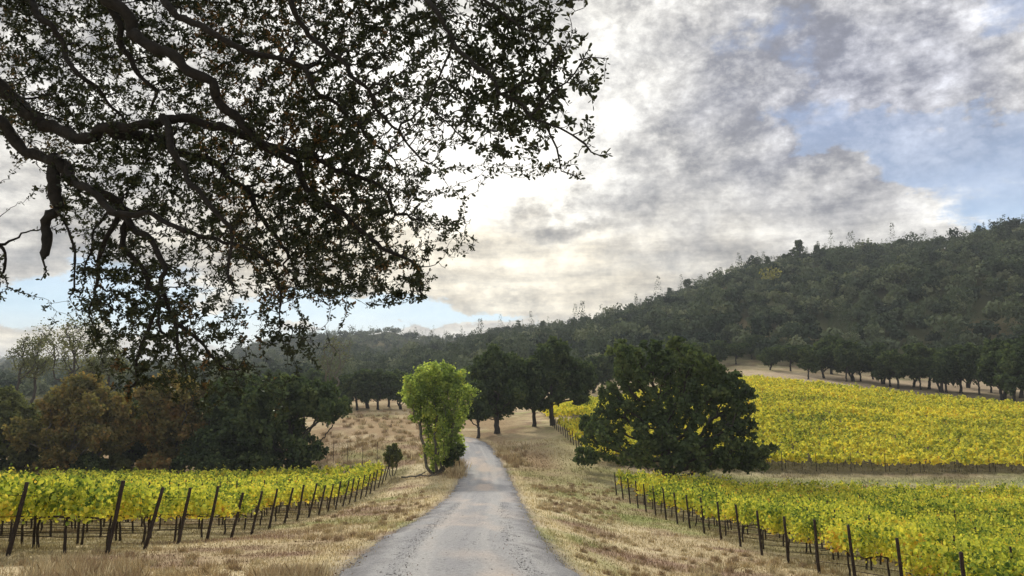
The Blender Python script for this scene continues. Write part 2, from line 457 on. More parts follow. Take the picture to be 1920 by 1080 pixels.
def leaf_mat(name, stops, trans=0.45, tcol=None, wscale=0.12, wamt=0.35, oamt=0.25, gloss=0.0):
    m, nt, out = new_mat(name)
    a = nt.nodes.new('ShaderNodeAttribute'); a.attribute_name = 'rnd'
    g = nt.nodes.new('ShaderNodeNewGeometry'); oi = nt.nodes.new('ShaderNodeObjectInfo')
    w = noise(nt, V(nt, g.outputs['Position']), wscale, 3, 0.5)
    f = V(nt, a.outputs['Fac']) + (w - 0.5) * wamt * 2 + (V(nt, oi.outputs['Random']) - 0.5) * oamt
    c = ramp(nt, f.cl(), stops)
    d = nt.nodes.new('ShaderNodeBsdfDiffuse'); nlink(nt, c, d.inputs[0])
    t = nt.nodes.new('ShaderNodeBsdfTranslucent')
    tc_ = mixc(nt, 1.0, c, tcol or (1.25, 1.3, 0.7), 'MULTIPLY'); nlink(nt, tc_, t.inputs[0])
    mx = nt.nodes.new('ShaderNodeMixShader'); mx.inputs[0].default_value = trans
    nt.links.new(d.outputs[0], mx.inputs[1]); nt.links.new(t.outputs[0], mx.inputs[2]); s = mx
    if gloss:
        gl = nt.nodes.new('ShaderNodeBsdfGlossy'); gl.inputs['Roughness'].default_value = 0.45; gl.inputs[0].default_value = (.8, .85, .8, 1)
        m2 = nt.nodes.new('ShaderNodeMixShader'); m2.inputs[0].default_value = gloss
        nt.links.new(mx.outputs[0], m2.inputs[1]); nt.links.new(gl.outputs[0], m2.inputs[2]); s = m2
    nt.links.new(s.outputs[0], out.inputs[0]); return m


def bark_mat(name, c0, c1, scale=9.0):
    m, nt, out = new_mat(name)
    t = nt.nodes.new('ShaderNodeTexCoord'); n = noise(nt, V(nt, t.outputs['Object']), scale, 6, 0.65)
    c = ramp(nt, n, [(0.3, c0), (0.7, c1)])
    b = nt.nodes.new('ShaderNodeBsdfPrincipled'); nlink(nt, c, b.inputs['Base Color']); b.inputs['Roughness'].default_value = 0.95
    bp = nt.nodes.new('ShaderNodeBump'); bp.inputs['Strength'].default_value = 0.6; bp.inputs['Distance'].default_value = 0.02
    nlink(nt, n, bp.inputs['Height']); nt.links.new(bp.outputs[0], b.inputs['Normal'])
    nt.links.new(b.outputs[0], out.inputs[0]); return m


M = {}
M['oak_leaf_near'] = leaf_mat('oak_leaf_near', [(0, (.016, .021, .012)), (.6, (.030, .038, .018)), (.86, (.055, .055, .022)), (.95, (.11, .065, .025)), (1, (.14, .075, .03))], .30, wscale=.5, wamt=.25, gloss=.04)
M['oak_leaf'] = leaf_mat('oak_leaf', [(0, (.042, .064, .038)), (.6, (.088, .122, .060)), (1, (.145, .180, .078))], .22, wscale=.3, wamt=.25)
M['autumn_leaf'] = leaf_mat('autumn_leaf', [(0, (.12, .125, .065)), (.40, (.22, .19, .085)), (.75, (.29, .21, .09)), (1, (.34, .20, .09))], .35, wscale=.25, wamt=.3)
M['olive_leaf'] = leaf_mat('olive_leaf', [(0, (.08, .095, .055)), (.6, (.15, .165, .08)), (1, (.21, .21, .085))], .35, wscale=.3)
M['willow_leaf'] = leaf_mat('willow_leaf', [(0, (.08, .09, .06)), (.6, (.13, .145, .085)), (1, (.19, .19, .11))], .4, wscale=.3)
M['cottonwood_leaf'] = leaf_mat('cottonwood_leaf', [(0, (.13, .19, .065)), (.45, (.31, .39, .125)), (.8, (.47, .53, .15)), (1, (.66, .58, .13))], .5, wscale=.35, wamt=.22)
VINE_STOPS = [(0, (.075, .13, .04)), (.20, (.24, .32, .07)), (.42, (.58, .60, .11)), (.70, (.80, .73, .13)), (.88, (.74, .47, .09)), (1, (.40, .20, .07))]
M['vine_leaf'] = leaf_mat('vine_leaf', VINE_STOPS, .40, (1.15, 1.15, .65), wscale=.30, wamt=.54, oamt=.10)
M['vine_leaf_gold'] = leaf_mat('vine_leaf_gold', [(0, (.13, .20, .05)), (.26, (.40, .44, .09)), (.52, (.80, .76, .13)), (.88, (.88, .75, .12)), (1, (.74, .46, .09))], .40, (1.15, 1.1, .6), wscale=.10, wamt=.42, oamt=.1)
M['hill_leaf'] = leaf_mat('hill_leaf', [(0, (.032, .048, .036)), (.35, (.082, .108, .072)), (.60, (.145, .175, .108)), (.86, (.24, .255, .16)), (.95, (.22, .215, .12)), (1, (.40, .38, .10))], .10, wscale=.012, wamt=.10, oamt=0.0)
M['bark'] = bark_mat('bark', (.022, .020, .018), (.075, .068, .060))
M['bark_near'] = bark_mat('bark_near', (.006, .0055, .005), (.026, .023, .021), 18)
M['bark_grey'] = bark_mat('bark_grey', (.07, .065, .055), (.17, .16, .14))
M['vine_wood'] = bark_mat('vine_wood', (.014, .010, .009), (.05, .036, .03), 25)
M['post_wood'] = bark_mat('post_wood', (.012, .009, .008), (.050, .034, .028), 14)


def col_mat(name, attr, rough=1.0, bump=0.0, scale=3.0, amt=0.5, scale2=30.0):
    """base colour from a per-point colour, broken up by fine noise"""
    m, nt, out = new_mat(name)
    a = nt.nodes.new('ShaderNodeAttribute'); a.attribute_name = attr
    g = nt.nodes.new('ShaderNodeNewGeometry'); pos = V(nt, g.outputs['Position'])
    n1 = noise(nt, pos, scale, 8, 0.65); n2 = noise(nt, pos, scale2, 4, 0.6)
    k = (n1 - 0.5) * amt * 2.8 + (n2 - 0.5) * amt * 1.6 + 1.0
    kc = combine(nt, k, k, k)
    c = mixc(nt, 1.0, V(nt, a.outputs['Color']), kc, 'MULTIPLY')
    b = nt.nodes.new('ShaderNodeBsdfDiffuse'); nlink(nt, c, b.inputs[0])
    if bump:
        bp = nt.nodes.new('ShaderNodeBump'); bp.inputs['Strength'].default_value = bump; bp.inputs['Distance'].default_value = 0.08
        nlink(nt, n1 + n2 * 0.4, bp.inputs['Height']); nt.links.new(bp.outputs[0], b.inputs['Normal'])
    nt.links.new(b.outputs[0], out.inputs[0]); return m


M['earth'] = col_mat('earth', 'tint', bump=0.7, scale=2.2, amt=0.42, scale2=24)
M['road'] = col_mat('road', 'tint', bump=0.7, scale=13.0, amt=0.42, scale2=40)
M['blade'] = col_mat('blade', 'tint', scale=1.0, amt=0.12)
M['stone'] = col_mat('stone', 'tint', scale=20.0, amt=0.2)

# ------------------------------------------------------------------ road line
road_px = [(1085, 600, 1130), (1080, 617, 1120), (1013, 693, 1017), (947, 810, 980), (913, 857, 963), (880, 873, 942), (847, 868, 920), (830, 868, 898)]
road_D = [12.0, 12.8, 19.8, 37.8, 60.0, 79.0, 95.0, 106.0]
rc, rw = [(0.10, -8.0), (0.10, 4.0)], [2.2, 2.2]
for (py, l, r_), D in zip(road_px, road_D):
    a, b = P3(l, py, D), P3(r_, py, D)
    rc.append(((a[0] + b[0]) / 2, D)); rw.append(max((b[0] - a[0]) / 2, 2.0))
rw[-1] = 1.9; rw[-2] = 1.95; rc[2:5] = [(c_[0] + d_, c_[1]) for c_, d_ in zip(rc[2:5], (.10, .12, .10))]
rc += [(-6.5, 112), (-11, 114)]; rw += [1.8, 1.6]
rc = np.array(rc); rw = np.array(rw)
tt = np.concatenate([[0], np.cumsum(np.linalg.norm(np.diff(rc, axis=0), axis=1))])
ts = np.arange(0, tt[-1], 0.25)
RX, RY, RW = (np.interp(ts, tt, q) for q in (rc[:, 0], rc[:, 1], rw))
def sm1(v, s):
    k = np.exp(-0.5 * (np.arange(-3 * s, 3 * s + 1) / s) ** 2); k /= k.sum()
    return np.convolve(np.pad(v, 3 * s, 'edge'), k, 'valid')
RX, RY, RW = sm1(RX, 12), sm1(RY, 12), sm1(RW, 16)
def road_dist(x, y):
    """signed-less distance from the road's middle over its half width"""
    x = np.asarray(x, float).ravel(); y = np.asarray(y, float).ravel(); out = np.full(len(x), 99.0); outm = np.full(len(x), 99.0)
    m = np.where((np.abs(x) < 100) & (y > -12) & (y < 140))[0]
    sx, sy, sw = RX[::4], RY[::4], RW[::4]
    for s in range(0, len(m), 4000):
        q = m[s:s + 4000]
        d = np.hypot(x[q][:, None] - sx[None], y[q][:, None] - sy[None]); i = d.argmin(1)
        dm = d[np.arange(len(q)), i]; out[q] = dm / sw[i]; outm[q] = dm - sw[i]
    return out, outm


# ------------------------------------------------------------------ ground sheet
fa = np.radians(np.concatenate([np.arange(-180, -60, 4), np.arange(-60, -36, 1.0), np.arange(-36, 36, 0.16), np.arange(36, 60, 1.0), np.arange(60, 180, 4)]))
fr = np.exp(np.concatenate([[-1.0], np.linspace(math.log(1.2), math.log(130), 330), np.linspace(math.log(132), math.log(1200), 230), np.linspace(math.log(1240), math.log(2900), 30)]))
ga, gr = np.meshgrid(fa, fr, indexing='ij')
GX, GY = np.sin(ga) * gr, np.cos(ga) * gr
GZ = ground(GX, GY)
rdn, rdm = road_dist(GX, GY)
GZ = GZ.ravel() - np.clip(0.35 - rdm * 1.2, 0, 1) * 0.16
na, nr_ = ga.shape
i = np.arange(na)[:, None]; j = np.arange(nr_ - 1)[None]; i2 = (i + 1) % na
GF = np.stack([i * nr_ + j, i * nr_ + j + 1, i2 * nr_ + j + 1, i2 * nr_ + j], -1).reshape(-1, 4)


def lerp(a, b, t): t = np.clip(t, 0, 1)[:, None]; return a * (1 - t) + b * t
def soil_colour(x, y):
    x = np.asarray(x, float).ravel(); y = np.asarray(y, float).ravel(); r = np.hypot(x, y)
    g = lambda s, seed, o=4: fbm(x / s, y / s, seed, o)
    straw = np.array((.52, .43, .275)); green = np.array((.28, .30, .125)); brown = np.array((.33, .245, .17)); pale = np.array((.66, .565, .38))
    c = np.tile(straw, (len(x), 1))
    c = lerp(c, pale, (g(5, 31) - .50) * 6)
    c = lerp(c, green, ((g(9, 41) - .54) * 4.5 + (g(2.2, 43) - .5) * 2) * .8)
    c = lerp(c, brown, ((g(3.6, 51) - .56) * 7))
    c = lerp(c, np.array((.35, .25, .185)), (fbm(x / 4.5 + 40, y / 2.4, 57, 4) - .60) * 5)
    # the right shoulder further off is greener; the knoll on the left is dry and tan
    c = lerp(c, (green + straw) * .55, np.exp(-((x - 6.5) / 4.0) ** 2 - ((y - 84) / 26.0) ** 2) * 1.1 * (g(6, 61) + .2))
    c = lerp(c, np.array((.36, .27, .17)), np.exp(-((x - 2.6) / 2.2) ** 2 - ((y - 88) / 12.0) ** 2) * 1.2)
    c = lerp(c, np.array((.40, .30, .19)), np.clip((y - 84) / 10, 0, 1) * np.clip((3 - x) / 5, 0, 1) * (.35 + .7 * (g(10, 65) > .52)))
    vl = (x < -10.2) & (y > 15) & (y < 82); vr = (x > 9.6) & (y > 12) & (y < 72)
    c = lerp(c, np.array((.27, .235, .135)), (vl | vr) * (.35 + .9 * (g(1.6, 71) - .3)))
    litter = np.clip(1.5 - ((x + 7.0) / 4.6) ** 2 - ((y - 9.0) / 3.6) ** 2, 0, 1) * np.clip(.4 + (g(.9, 81) - .42) * 6, 0, 1)
    c = lerp(c, np.array((.15, .085, .055)), litter)
    strip = np.exp(-((y - 79) / 3.5) ** 2) * (x > 14)
    c = lerp(c, np.array((.17, .25, .07)), strip * .55)
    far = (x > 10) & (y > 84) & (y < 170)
    c = lerp(c, np.array((.12, .11, .065)), far * .85)  # far vineyard soil, with the shade under the vines painted in
    dry = np.exp(-((y - 182) / 18) ** 2) * (x > 40)
    c = lerp(c, np.array((.50, .40, .29)), dry * .9)
    hill = np.clip((r - 215) / 40, 0, 1)
    c = lerp(c, lerp(np.tile(np.array((.075, .080, .045)), (len(x), 1)), np.array((.20, .17, .10)), (g(40, 91) - .55) * 5), hill)
    return c


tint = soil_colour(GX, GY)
edge = np.exp(-((rdm - 1.0) / .45) ** 2) * np.clip(.4 + (fbm(GX.ravel() / 1.6, GY.ravel() / 1.6, 131) - .4) * 4, 0, 1)
tint = lerp(tint, np.array((.64, .54, .33)), edge * .8)
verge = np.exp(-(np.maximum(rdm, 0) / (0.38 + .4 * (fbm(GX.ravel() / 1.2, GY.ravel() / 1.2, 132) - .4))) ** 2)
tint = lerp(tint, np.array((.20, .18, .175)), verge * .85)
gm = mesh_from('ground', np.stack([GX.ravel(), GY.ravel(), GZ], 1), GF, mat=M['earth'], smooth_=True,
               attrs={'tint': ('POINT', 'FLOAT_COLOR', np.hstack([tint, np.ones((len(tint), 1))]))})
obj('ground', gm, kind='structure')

# gravel road: a crowned sheet with a wavering edge
tx, ty = np.gradient(RX), np.gradient(RY); L_ = np.hypot(tx, ty); tx, ty = tx / L_, ty / L_
NU = 41; us = np.linspace(-1, 1, NU)
wob = 1 + (fbm(ts * 1.3, ts * 0, 5) - .5) * .26; wob2 = 1 + (fbm(ts * 1.3, ts * 0 + 9, 6) - .5) * .26
W = RW[:, None] * np.where(us[None] < 0, wob[:, None], wob2[:, None]) * 1.12
XR = RX[:, None] + ty[:, None] * us[None] * W; YR = RY[:, None] - tx[:, None] * us[None] * W
ZR = ground(XR, YR) + 0.045 - 0.085 * np.abs(us[None]) ** 14 + (fbm(XR * 3, YR * 3, 77) - .5) * .03 - .03 * (np.exp(-((np.abs(us[None]) - .42) / .13) ** 2))
uu = np.broadcast_to(us[None], XR.shape).ravel(); ll = np.broadcast_to(ts[:, None], XR.shape).ravel()
cr = np.tile(np.array((.37, .37, .385)), (uu.size, 1))
streaks = fbm(uu * 9, ll * 0.10, 15, 4)
cr = lerp(cr, np.array((.47, .465, .465)), np.exp(-((np.abs(uu + .02) - .40) / .16) ** 2) * .9 + (streaks - .5) * 2.6)
cr = lerp(cr, np.array((.58, .51, .46)), (fbm(uu * 1.4 + 3, ll * .16, 33, 4) - .46) * 4.5 * np.exp(-(uu / .75) ** 2))
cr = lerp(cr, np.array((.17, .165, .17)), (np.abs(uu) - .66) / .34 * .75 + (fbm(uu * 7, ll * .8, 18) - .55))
n0, n1 = XR.shape
i = np.arange(n0 - 1)[:, None]; j = np.arange(n1 - 1)[None]
RF = np.stack([i * n1 + j, i * n1 + j + 1, (i + 1) * n1 + j + 1, (i + 1) * n1 + j], -1).reshape(-1, 4)
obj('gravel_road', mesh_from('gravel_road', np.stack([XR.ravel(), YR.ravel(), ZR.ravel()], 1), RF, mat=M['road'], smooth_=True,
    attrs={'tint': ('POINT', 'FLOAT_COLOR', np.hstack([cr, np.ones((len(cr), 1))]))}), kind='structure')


# ------------------------------------------------------------------ loose gravel and grass
def zroad(x, y): return ground(x, y) + 0.045
n = 40000
q = rng.random(n) ** 1.6; yy = 9 + q * 36; k_ = np.interp(yy, RY[(RY < 100)], np.arange((RY < 100).sum())).astype(int)
u_ = np.clip(rng.normal(size=n) * .30 + np.sign(rng.random(n) - .5) * .98, -1.45, 1.45); u_[: n // 5] = rng.uniform(-1, 1, n // 5)
gx_, gy_ = RX[k_] + u_ * RW[k_], yy
sz = rng.uniform(.005, .016, n) * (1 + (rng.random(n) < .05) * 1.0)
gz_ = ground(gx_, gy_) + np.where(np.abs(u_) < 1.05, .040 - .06 * np.abs(u_) ** 12 - .03 * np.exp(-((np.abs(u_) - .42) / .13) ** 2), -.005)
oct_ = np.array([(1, 0, 0), (0, 1, 0), (-1, 0, 0), (0, -1, 0), (0, 0, .7), (0, 0, -.5)], float)
of = np.array([(0, 1, 4), (1, 2, 4), (2, 3, 4), (3, 0, 4), (1, 0, 5), (2, 1, 5), (3, 2, 5), (0, 3, 5)])
pv_ = np.stack([gx_, gy_, gz_], 1)[:, None] + sz[:, None, None] * (oct_[None] * rng.uniform(.6, 1.3, (n, 6, 1)) + rng.normal(size=(n, 6, 3)) * .15)
pf = (of[None] + (np.arange(n) * 6)[:, None, None]).reshape(-1, 3)
gc = np.repeat(rng.uniform(.16, .52, (n, 1)) * np.array((1, .98, .98)), 6, 0)
obj('loose_gravel', mesh_from('loose_gravel', pv_.reshape(-1, 3), pf, mat=M['stone'], attrs={'tint': ('POINT', 'FLOAT_COLOR', np.hstack([gc, np.ones((len(gc), 1))]))}), kind='stuff')


def blades(x, y, h, w, lean, colr, r=rng):
    n = len(x); z = ground(x, y) - .01
    a = r.uniform(0, 2 * math.pi, n); b = r.uniform(0, 2 * math.pi, n); l = lean * r.random(n)
    base = np.stack([x, y, z], 1)
    side = np.stack([np.cos(a), np.sin(a), a * 0], 1) * (w / 2)[:, None]
    top = base + np.stack([np.cos(b) * l * h, np.sin(b) * l * h, h * np.sqrt(np.maximum(1 - l * l, .05))], 1)
    mid = base * .5 + top * .5 + np.stack([np.cos(b) * l * h * -.12, np.sin(b) * l * h * -.12, h * .08], 1)
    v = np.stack([base - side, base + side, mid + side * .7, top, mid - side * .7], 1).reshape(-1, 3)
    return v, np.arange(n * 5).reshape(n, 5), np.repeat(colr, 5, 0)


parts_ = []
n = 270000
D = 8.5 + 98 * rng.random(n) ** 1.75; u = rng.uniform(-.68, .68, n) ; x, y = u * D, D
_, rm = road_dist(x, y)
keep = ((rm > .55) | (rng.random(n) < .4)) & ((((x + 7) / 4.6) ** 2 + ((y - 9) / 3.4) ** 2 > 1.2) | (rng.random(n) < .25)) & (rm > -.1) & ((rm > .25) | (rng.random(n) < .35)) & (fbm(x / .8, y / .8, 101) + .25 * rng.random(n) > .46)
x, y, D = x[keep], y[keep], D[keep]
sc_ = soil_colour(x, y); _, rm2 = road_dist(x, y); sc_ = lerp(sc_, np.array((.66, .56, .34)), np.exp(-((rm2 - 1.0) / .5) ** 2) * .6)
c = sc_ * rng.uniform(.70, 1.35, (len(x), 1)) * np.array((1.0, 1.0, .95))
h = rng.uniform(.025, .085, len(x)) * (1 + D / 30) * np.clip(.6 + 1.4 * (fbm(x / 2.5, y / 2.5, 103) - .3), .4, 1.6)
parts_.append(blades(x, y, h, .006 + D * .0006, .95, c))
# tall dry tufts
tc_x, tc_y, tc_h = [], [], []
def tuft_zone(cnt, fx, fy, hh):
    tc_x.append(fx(rng.random(cnt))); tc_y.append(fy(rng.random(cnt))); tc_h.append(np.full(cnt, hh))
def pxzone(cnt, x0, x1, d0, d1, hh):
    d = rng.uniform(d0, d1, cnt); p = rng.uniform(x0, x1, cnt); tc_x.append((p - 960) / F * d * .97); tc_y.append(d); tc_h.append(np.full(cnt, hh))
pxzone(90, -80, 620, 11.0, 15.5, .22); pxzone(26, 490, 600, 11.5, 13.5, .42); pxzone(60, 60, 260, 12.5, 16.5, .36); pxzone(30, -80, 500, 16, 21, .16)
pxzone(70, 1300, 1600, 17, 30, .24); pxzone(110, 600, 860, 84, 118, .6); pxzone(60, 930, 990, 80, 100, .55); pxzone(36, 850, 872, 70, 84, 1.0)
pxzone(26, 1000, 1080, 62, 66, .3); pxzone(120, 640, 860, 118, 160, .6); pxzone(120, 1010, 1160, 40, 70, .22); pxzone(100, 1080, 1500, 13, 34, .16); pxzone(80, 560, 820, 22, 60, .2)
TX, TY, TH = map(np.concatenate, (tc_x, tc_y, tc_h))
_, rm = road_dist(TX, TY); k = rm > .3; TX, TY, TH = TX[k], TY[k], TH[k]
nb = np.clip((90 - TY * .45), 34, 90).astype(int)
ix = np.repeat(np.arange(len(TX)), nb); m = len(ix)
sp = TH[ix] * .38
x = TX[ix] + rng.normal(size=m) * sp; y = TY[ix] + rng.normal(size=m) * sp
tuc = np.array([(.60, .49, .31), (.50, .39, .24), (.42, .32, .21), (.66, .57, .38)])[rng.integers(0, 4, len(TX))]
c = tuc[ix] * rng.uniform(.7, 1.25, (m, 1))
parts_.append(blades(x, y, TH[ix] * rng.uniform(.45, 1.15, m), .005 + TY[ix] * .0006, .75, c))
v = np.concatenate([p[0] for p in parts_]); o1 = len(parts_[0][0])
f = np.concatenate([parts_[0][1], parts_[1][1] + o1]); c = np.concatenate([p[2] for p in parts_])
obj('dry_grass', mesh_from('dry_grass', v, f, mat=M['blade'], attrs={'tint': ('POINT', 'FLOAT_COLOR', np.hstack([c, np.ones((len(c), 1))]))}), kind='stuff')
# fallen oak leaves
n = 9000
x = rng.normal(-7.2, 2.6, n); y = rng.normal(10.8, 2.2, n); x2 = rng.uniform(-9, 9, 2500); y2 = rng.uniform(9, 24, 2500)
x = np.concatenate([x, x2]); y = np.concatenate([y, y2]); n = len(x)
cen = np.stack([x, y, ground(x, y) + rng.uniform(0.0, .03, n)], 1)
v, f = leaves(cen, rng.uniform(.03, .06, n), 'oak', nrm=np.tile((0, 0, 1.0), (n, 1)))
lc = np.repeat(np.array([(.20, .10, .05), (.12, .07, .045), (.30, .19, .10), (.07, .05, .04)])[rng.integers(0, 4, n)] * rng.uniform(.7, 1.3, (n, 1)), 6, 0)
obj('fallen_leaves', mesh_from('fallen_leaves', v, f, mat=M['stone'], attrs={'tint': ('POINT', 'FLOAT_COLOR', np.hstack([lc, np.ones((len(lc), 1))]))}), kind='stuff')


# ------------------------------------------------------------------ trees
def grow_tree(seed, lobes, H, trunk_r, natt, nleaf, lsize, lmat, bmat, shape='clump', stems=1, z0=None, spread=.5, tipr=.012, jit=.25, sag=0.0, flutter=1.0, leafw=2.0, core=.35, lean=(0, 0)):
    """lobes: list of (x, y, z, rx, ry, rz) in metres from the foot -> (wood mesh, crown mesh)"""
    r = np.random.default_rng(seed)
    L = np.array(lobes, float); vol = (L[:, 3] * L[:, 4] * L[:, 5]) ** .75; vol /= vol.sum()
    k = r.choice(len(L), natt, p=vol)
    d = unit(r.normal(size=(natt, 3))); rad = r.random(natt) ** core
    att = L[k, :3] + d * rad[:, None] * L[k, 3:]
    att = att[att[:, 2] > .12]
    cz = L[:, 2].mean(); z0 = H * .22 if z0 is None else z0
    P0, par0 = [], []
    step = H * .032
    for s in range(stems):
        a = r.uniform(0, 6.28); top = np.array((math.cos(a), math.sin(a), 0)) * spread * (1 if stems > 1 else .25) + np.array((lean[0], lean[1], 0))
        m = max(3, int(z0 / step)); base = len(P0)
        f0 = np.array((math.cos(a), math.sin(a), 0)) * (trunk_r * 1.2 if stems > 1 else 0)
        for q in range(m + 1):
            t = q / m; P0.append(f0 + top * t ** 1.5 + np.array((0, 0, z0 * t - .25)) + r.normal(size=3) * H * .004 * (q > 0)); par0.append(base + q - 1 if q else -1)
    P, par = colonize(np.array(P0), np.array(par0), att, step, step * 1.6, r, iters=90, maxn=natt * 6 + 4000, jit=jit, sag=sag)
    rd, kids = skeleton(P, par, tipr, 2.25)
    sc = trunk_r / rd[0]; rd = np.maximum(rd * sc, tipr * .8)
    ch = chains_of(P, par, rd)
    ch = [(p, q_) for p, q_ in ch if len(p) > 1]
    # flare at the foot
    for p, q_ in ch[:stems]:
        z = p[:, 2] - p[0, 2]; q_ *= 1 + .7 * np.exp(-z / (trunk_r * 2.2))
    wv, wf = tubes(ch, 8)
    wm = mesh_from('wood', wv, wf, mat=bmat, smooth_=True)
    thin = np.where((rd < np.quantile(rd, .80)) & (P[:, 2] > z0 * .5))[0]
    w = np.where(kids[thin] == 0, 3.0, 1.0); w /= w.sum()
    cen = P[r.choice(thin, nleaf, p=w)] + r.normal(size=(nleaf, 3)) * step * flutter * leafw * .5
    cen = cen[cen[:, 2] > .1]
    out = unit(cen - np.array((0, 0, cz)))
    lv, lf = leaves(cen, lsize * r.uniform(.6, 1.35, len(cen)), shape, nrm=out * .4, r=r)
    clump = fbm(cen[:, 0] / (H * .11) + 50, cen[:, 1] / (H * .11) + cen[:, 2] / (H * .09), seed % 97)
    rn = np.clip(.5 + (clump - .5) * 1.3 + r.normal(size=len(cen)) * .17, 0, 1)
    cm = mesh_from('crown', lv, lf, mat=lmat, attrs={'rnd': ('FACE', 'FLOAT', rn)})
    return wm, cm


def lobes_px(px0, py0, D, blobs, ydepth, r, rep=3):
    """lobes measured in the photograph, given real depth round the trunk"""
    out = []; s = D / F
    for (x, y, q) in blobs:
        for k in range(rep):
            yy = r.uniform(-1, 1) * ydepth * (1 - .3 * (k == 0)); f = .95 if k == 0 else .72
            if k == 0: yy *= .3
            out.append(((x - px0) * s * (1 + 0 * yy), yy, (py0 - y) * s, q * s * f, q * s * f, q * s * f))
    return out


def spot(px, D):
    X = (px - 960) / F * D * .985
    return np.array((X, D, float(ground(X, D)))), YH - (float(ground(X, D)) - CAMZ) / D * F


def plant(name, cat, label, px, D, blobs, ydepth, seed, trunk_r, natt, nleaf, lsize, lmat, bmat='bark', group=None, wood='trunk', crown='crown', **kw):
    r = np.random.default_rng(seed); p, py0 = spot(px, D)
    lb = lobes_px(px, py0, D, blobs, ydepth, r, kw.pop('rep', 3)); H = max(b[2] + b[5] for b in lb)
    wm, cm = grow_tree(seed, lb, H, trunk_r, natt, nleaf, lsize, M[lmat], M[bmat], **kw)
    t = thing(name, label, cat, p, 0, group)
    obj(wood, wm, t); obj(crown, cm, t)
    return t


plant('oak_tree', 'tree', 'broad dark oak with low branches spreading over the right-hand vines', 1252, 76,
      [(1205, 690, 58), (1290, 700, 62), (1345, 740, 58), (1385, 785, 42), (1395, 840, 40), (1135, 800, 50), (1108, 855, 30), (1170, 745, 58), (1215, 800, 62), (1270, 770, 50), (1265, 835, 52), (1330, 830, 60), (1245, 850, 55), (1160, 672, 34), (1385, 735, 28), (1110, 800, 30), (1340, 862, 34), (1250, 655, 30), (1195, 862, 34), (1290, 868, 34), (1385, 866, 30), (1415, 862, 24)],
      6.5, 11, .55, 1700, 38000, .29, 'oak_leaf', z0=2.6, spread=1.2, leafw=.85)
plant('cottonwood_tree', 'tree', 'bright yellow-green young tree at the left edge of the gravel road', 818, 77,
      [(800, 715, 34), (845, 715, 36), (775, 740, 28), (865, 740, 28), (820, 745, 45), (790, 775, 32), (850, 780, 34), (820, 800, 38), (812, 840, 26), (835, 845, 22), (800, 700, 24), (822, 692, 20), (770, 715, 20), (850, 820, 22), (862, 838, 12), (815, 862, 18), (836, 862, 15), (802, 835, 18), (820, 874, 12), (838, 805, 26)],
      2.8, 12, .16, 1100, 17000, .21, 'cottonwood_leaf', 'bark_grey', z0=1.0, spread=.9, stems=4, leafw=1.25, sag=-.1)
plant('shrub', 'shrub', 'small dark rounded bush beside the last post of the left vine rows', 736, 79,
      [(736, 842, 13), (728, 850, 11), (745, 850, 11), (736, 862, 11), (740, 834, 8)], .7, 13, .05, 300, 3600, .13, 'olive_leaf', z0=.5, stems=3, spread=.3, leafw=1.4, tipr=.008, crown='foliage', wood='stem')
plant('shrub', 'shrub', 'dark leafy bush crowding the road side of the yellow-green tree', 855, 76,
      [(862, 838, 11), (850, 850, 13), (842, 862, 12), (866, 846, 7)], .8, 14, .04, 240, 2600, .14, 'oak_leaf', z0=.5, stems=3, spread=.3, leafw=1.4, tipr=.008, crown='foliage', wood='stem')
plant('oak_tree', 'tree', 'dark oak with a short trunk standing right of the road bend', 932, 118,
      [(915, 690, 34), (950, 690, 34), (930, 720, 42), (900, 730, 26), (962, 735, 28), (925, 665, 20), (905, 770, 18), (940, 760, 24), (890, 700, 16)],
      4.5, 15, .34, 1300, 22000, .36, 'oak_leaf', z0=3.2, spread=.6, leafw=1.3)
plant('oak_tree', 'tree', 'slim dark oak between the road-bend oak and the taller forked oak', 1002, 124,
      [(990, 710, 26), (1010, 705, 26), (1000, 740, 26), (985, 750, 20), (1015, 755, 18), (998, 685, 18)], 3.5, 16, .26, 900, 13000, .36, 'oak_leaf', z0=3.0, spread=.5, leafw=1.3)
plant('oak_tree', 'tree', 'tall dark oak with a forked leaning trunk above the yellow vines', 1038, 124,
      [(1030, 665, 26), (1050, 660, 26), (1062, 700, 36), (1030, 700, 32), (1090, 720, 30), (1045, 735, 28), (1085, 745, 18), (1040, 645, 16), (1100, 700, 20)],
      4.0, 17, .30, 1300, 19000, .36, 'oak_leaf', z0=4.2, spread=1.0, stems=2, leafw=1.25)
plant('oak_tree', 'tree', 'low dark oak with foliage to the ground behind the yellow-green tree', 897, 112,
      [(895, 750, 18), (885, 770, 16), (905, 772, 15), (893, 728, 16)], 2.5, 18, .2, 500, 6500, .34, 'oak_leaf', z0=1.6, leafw=1.3)
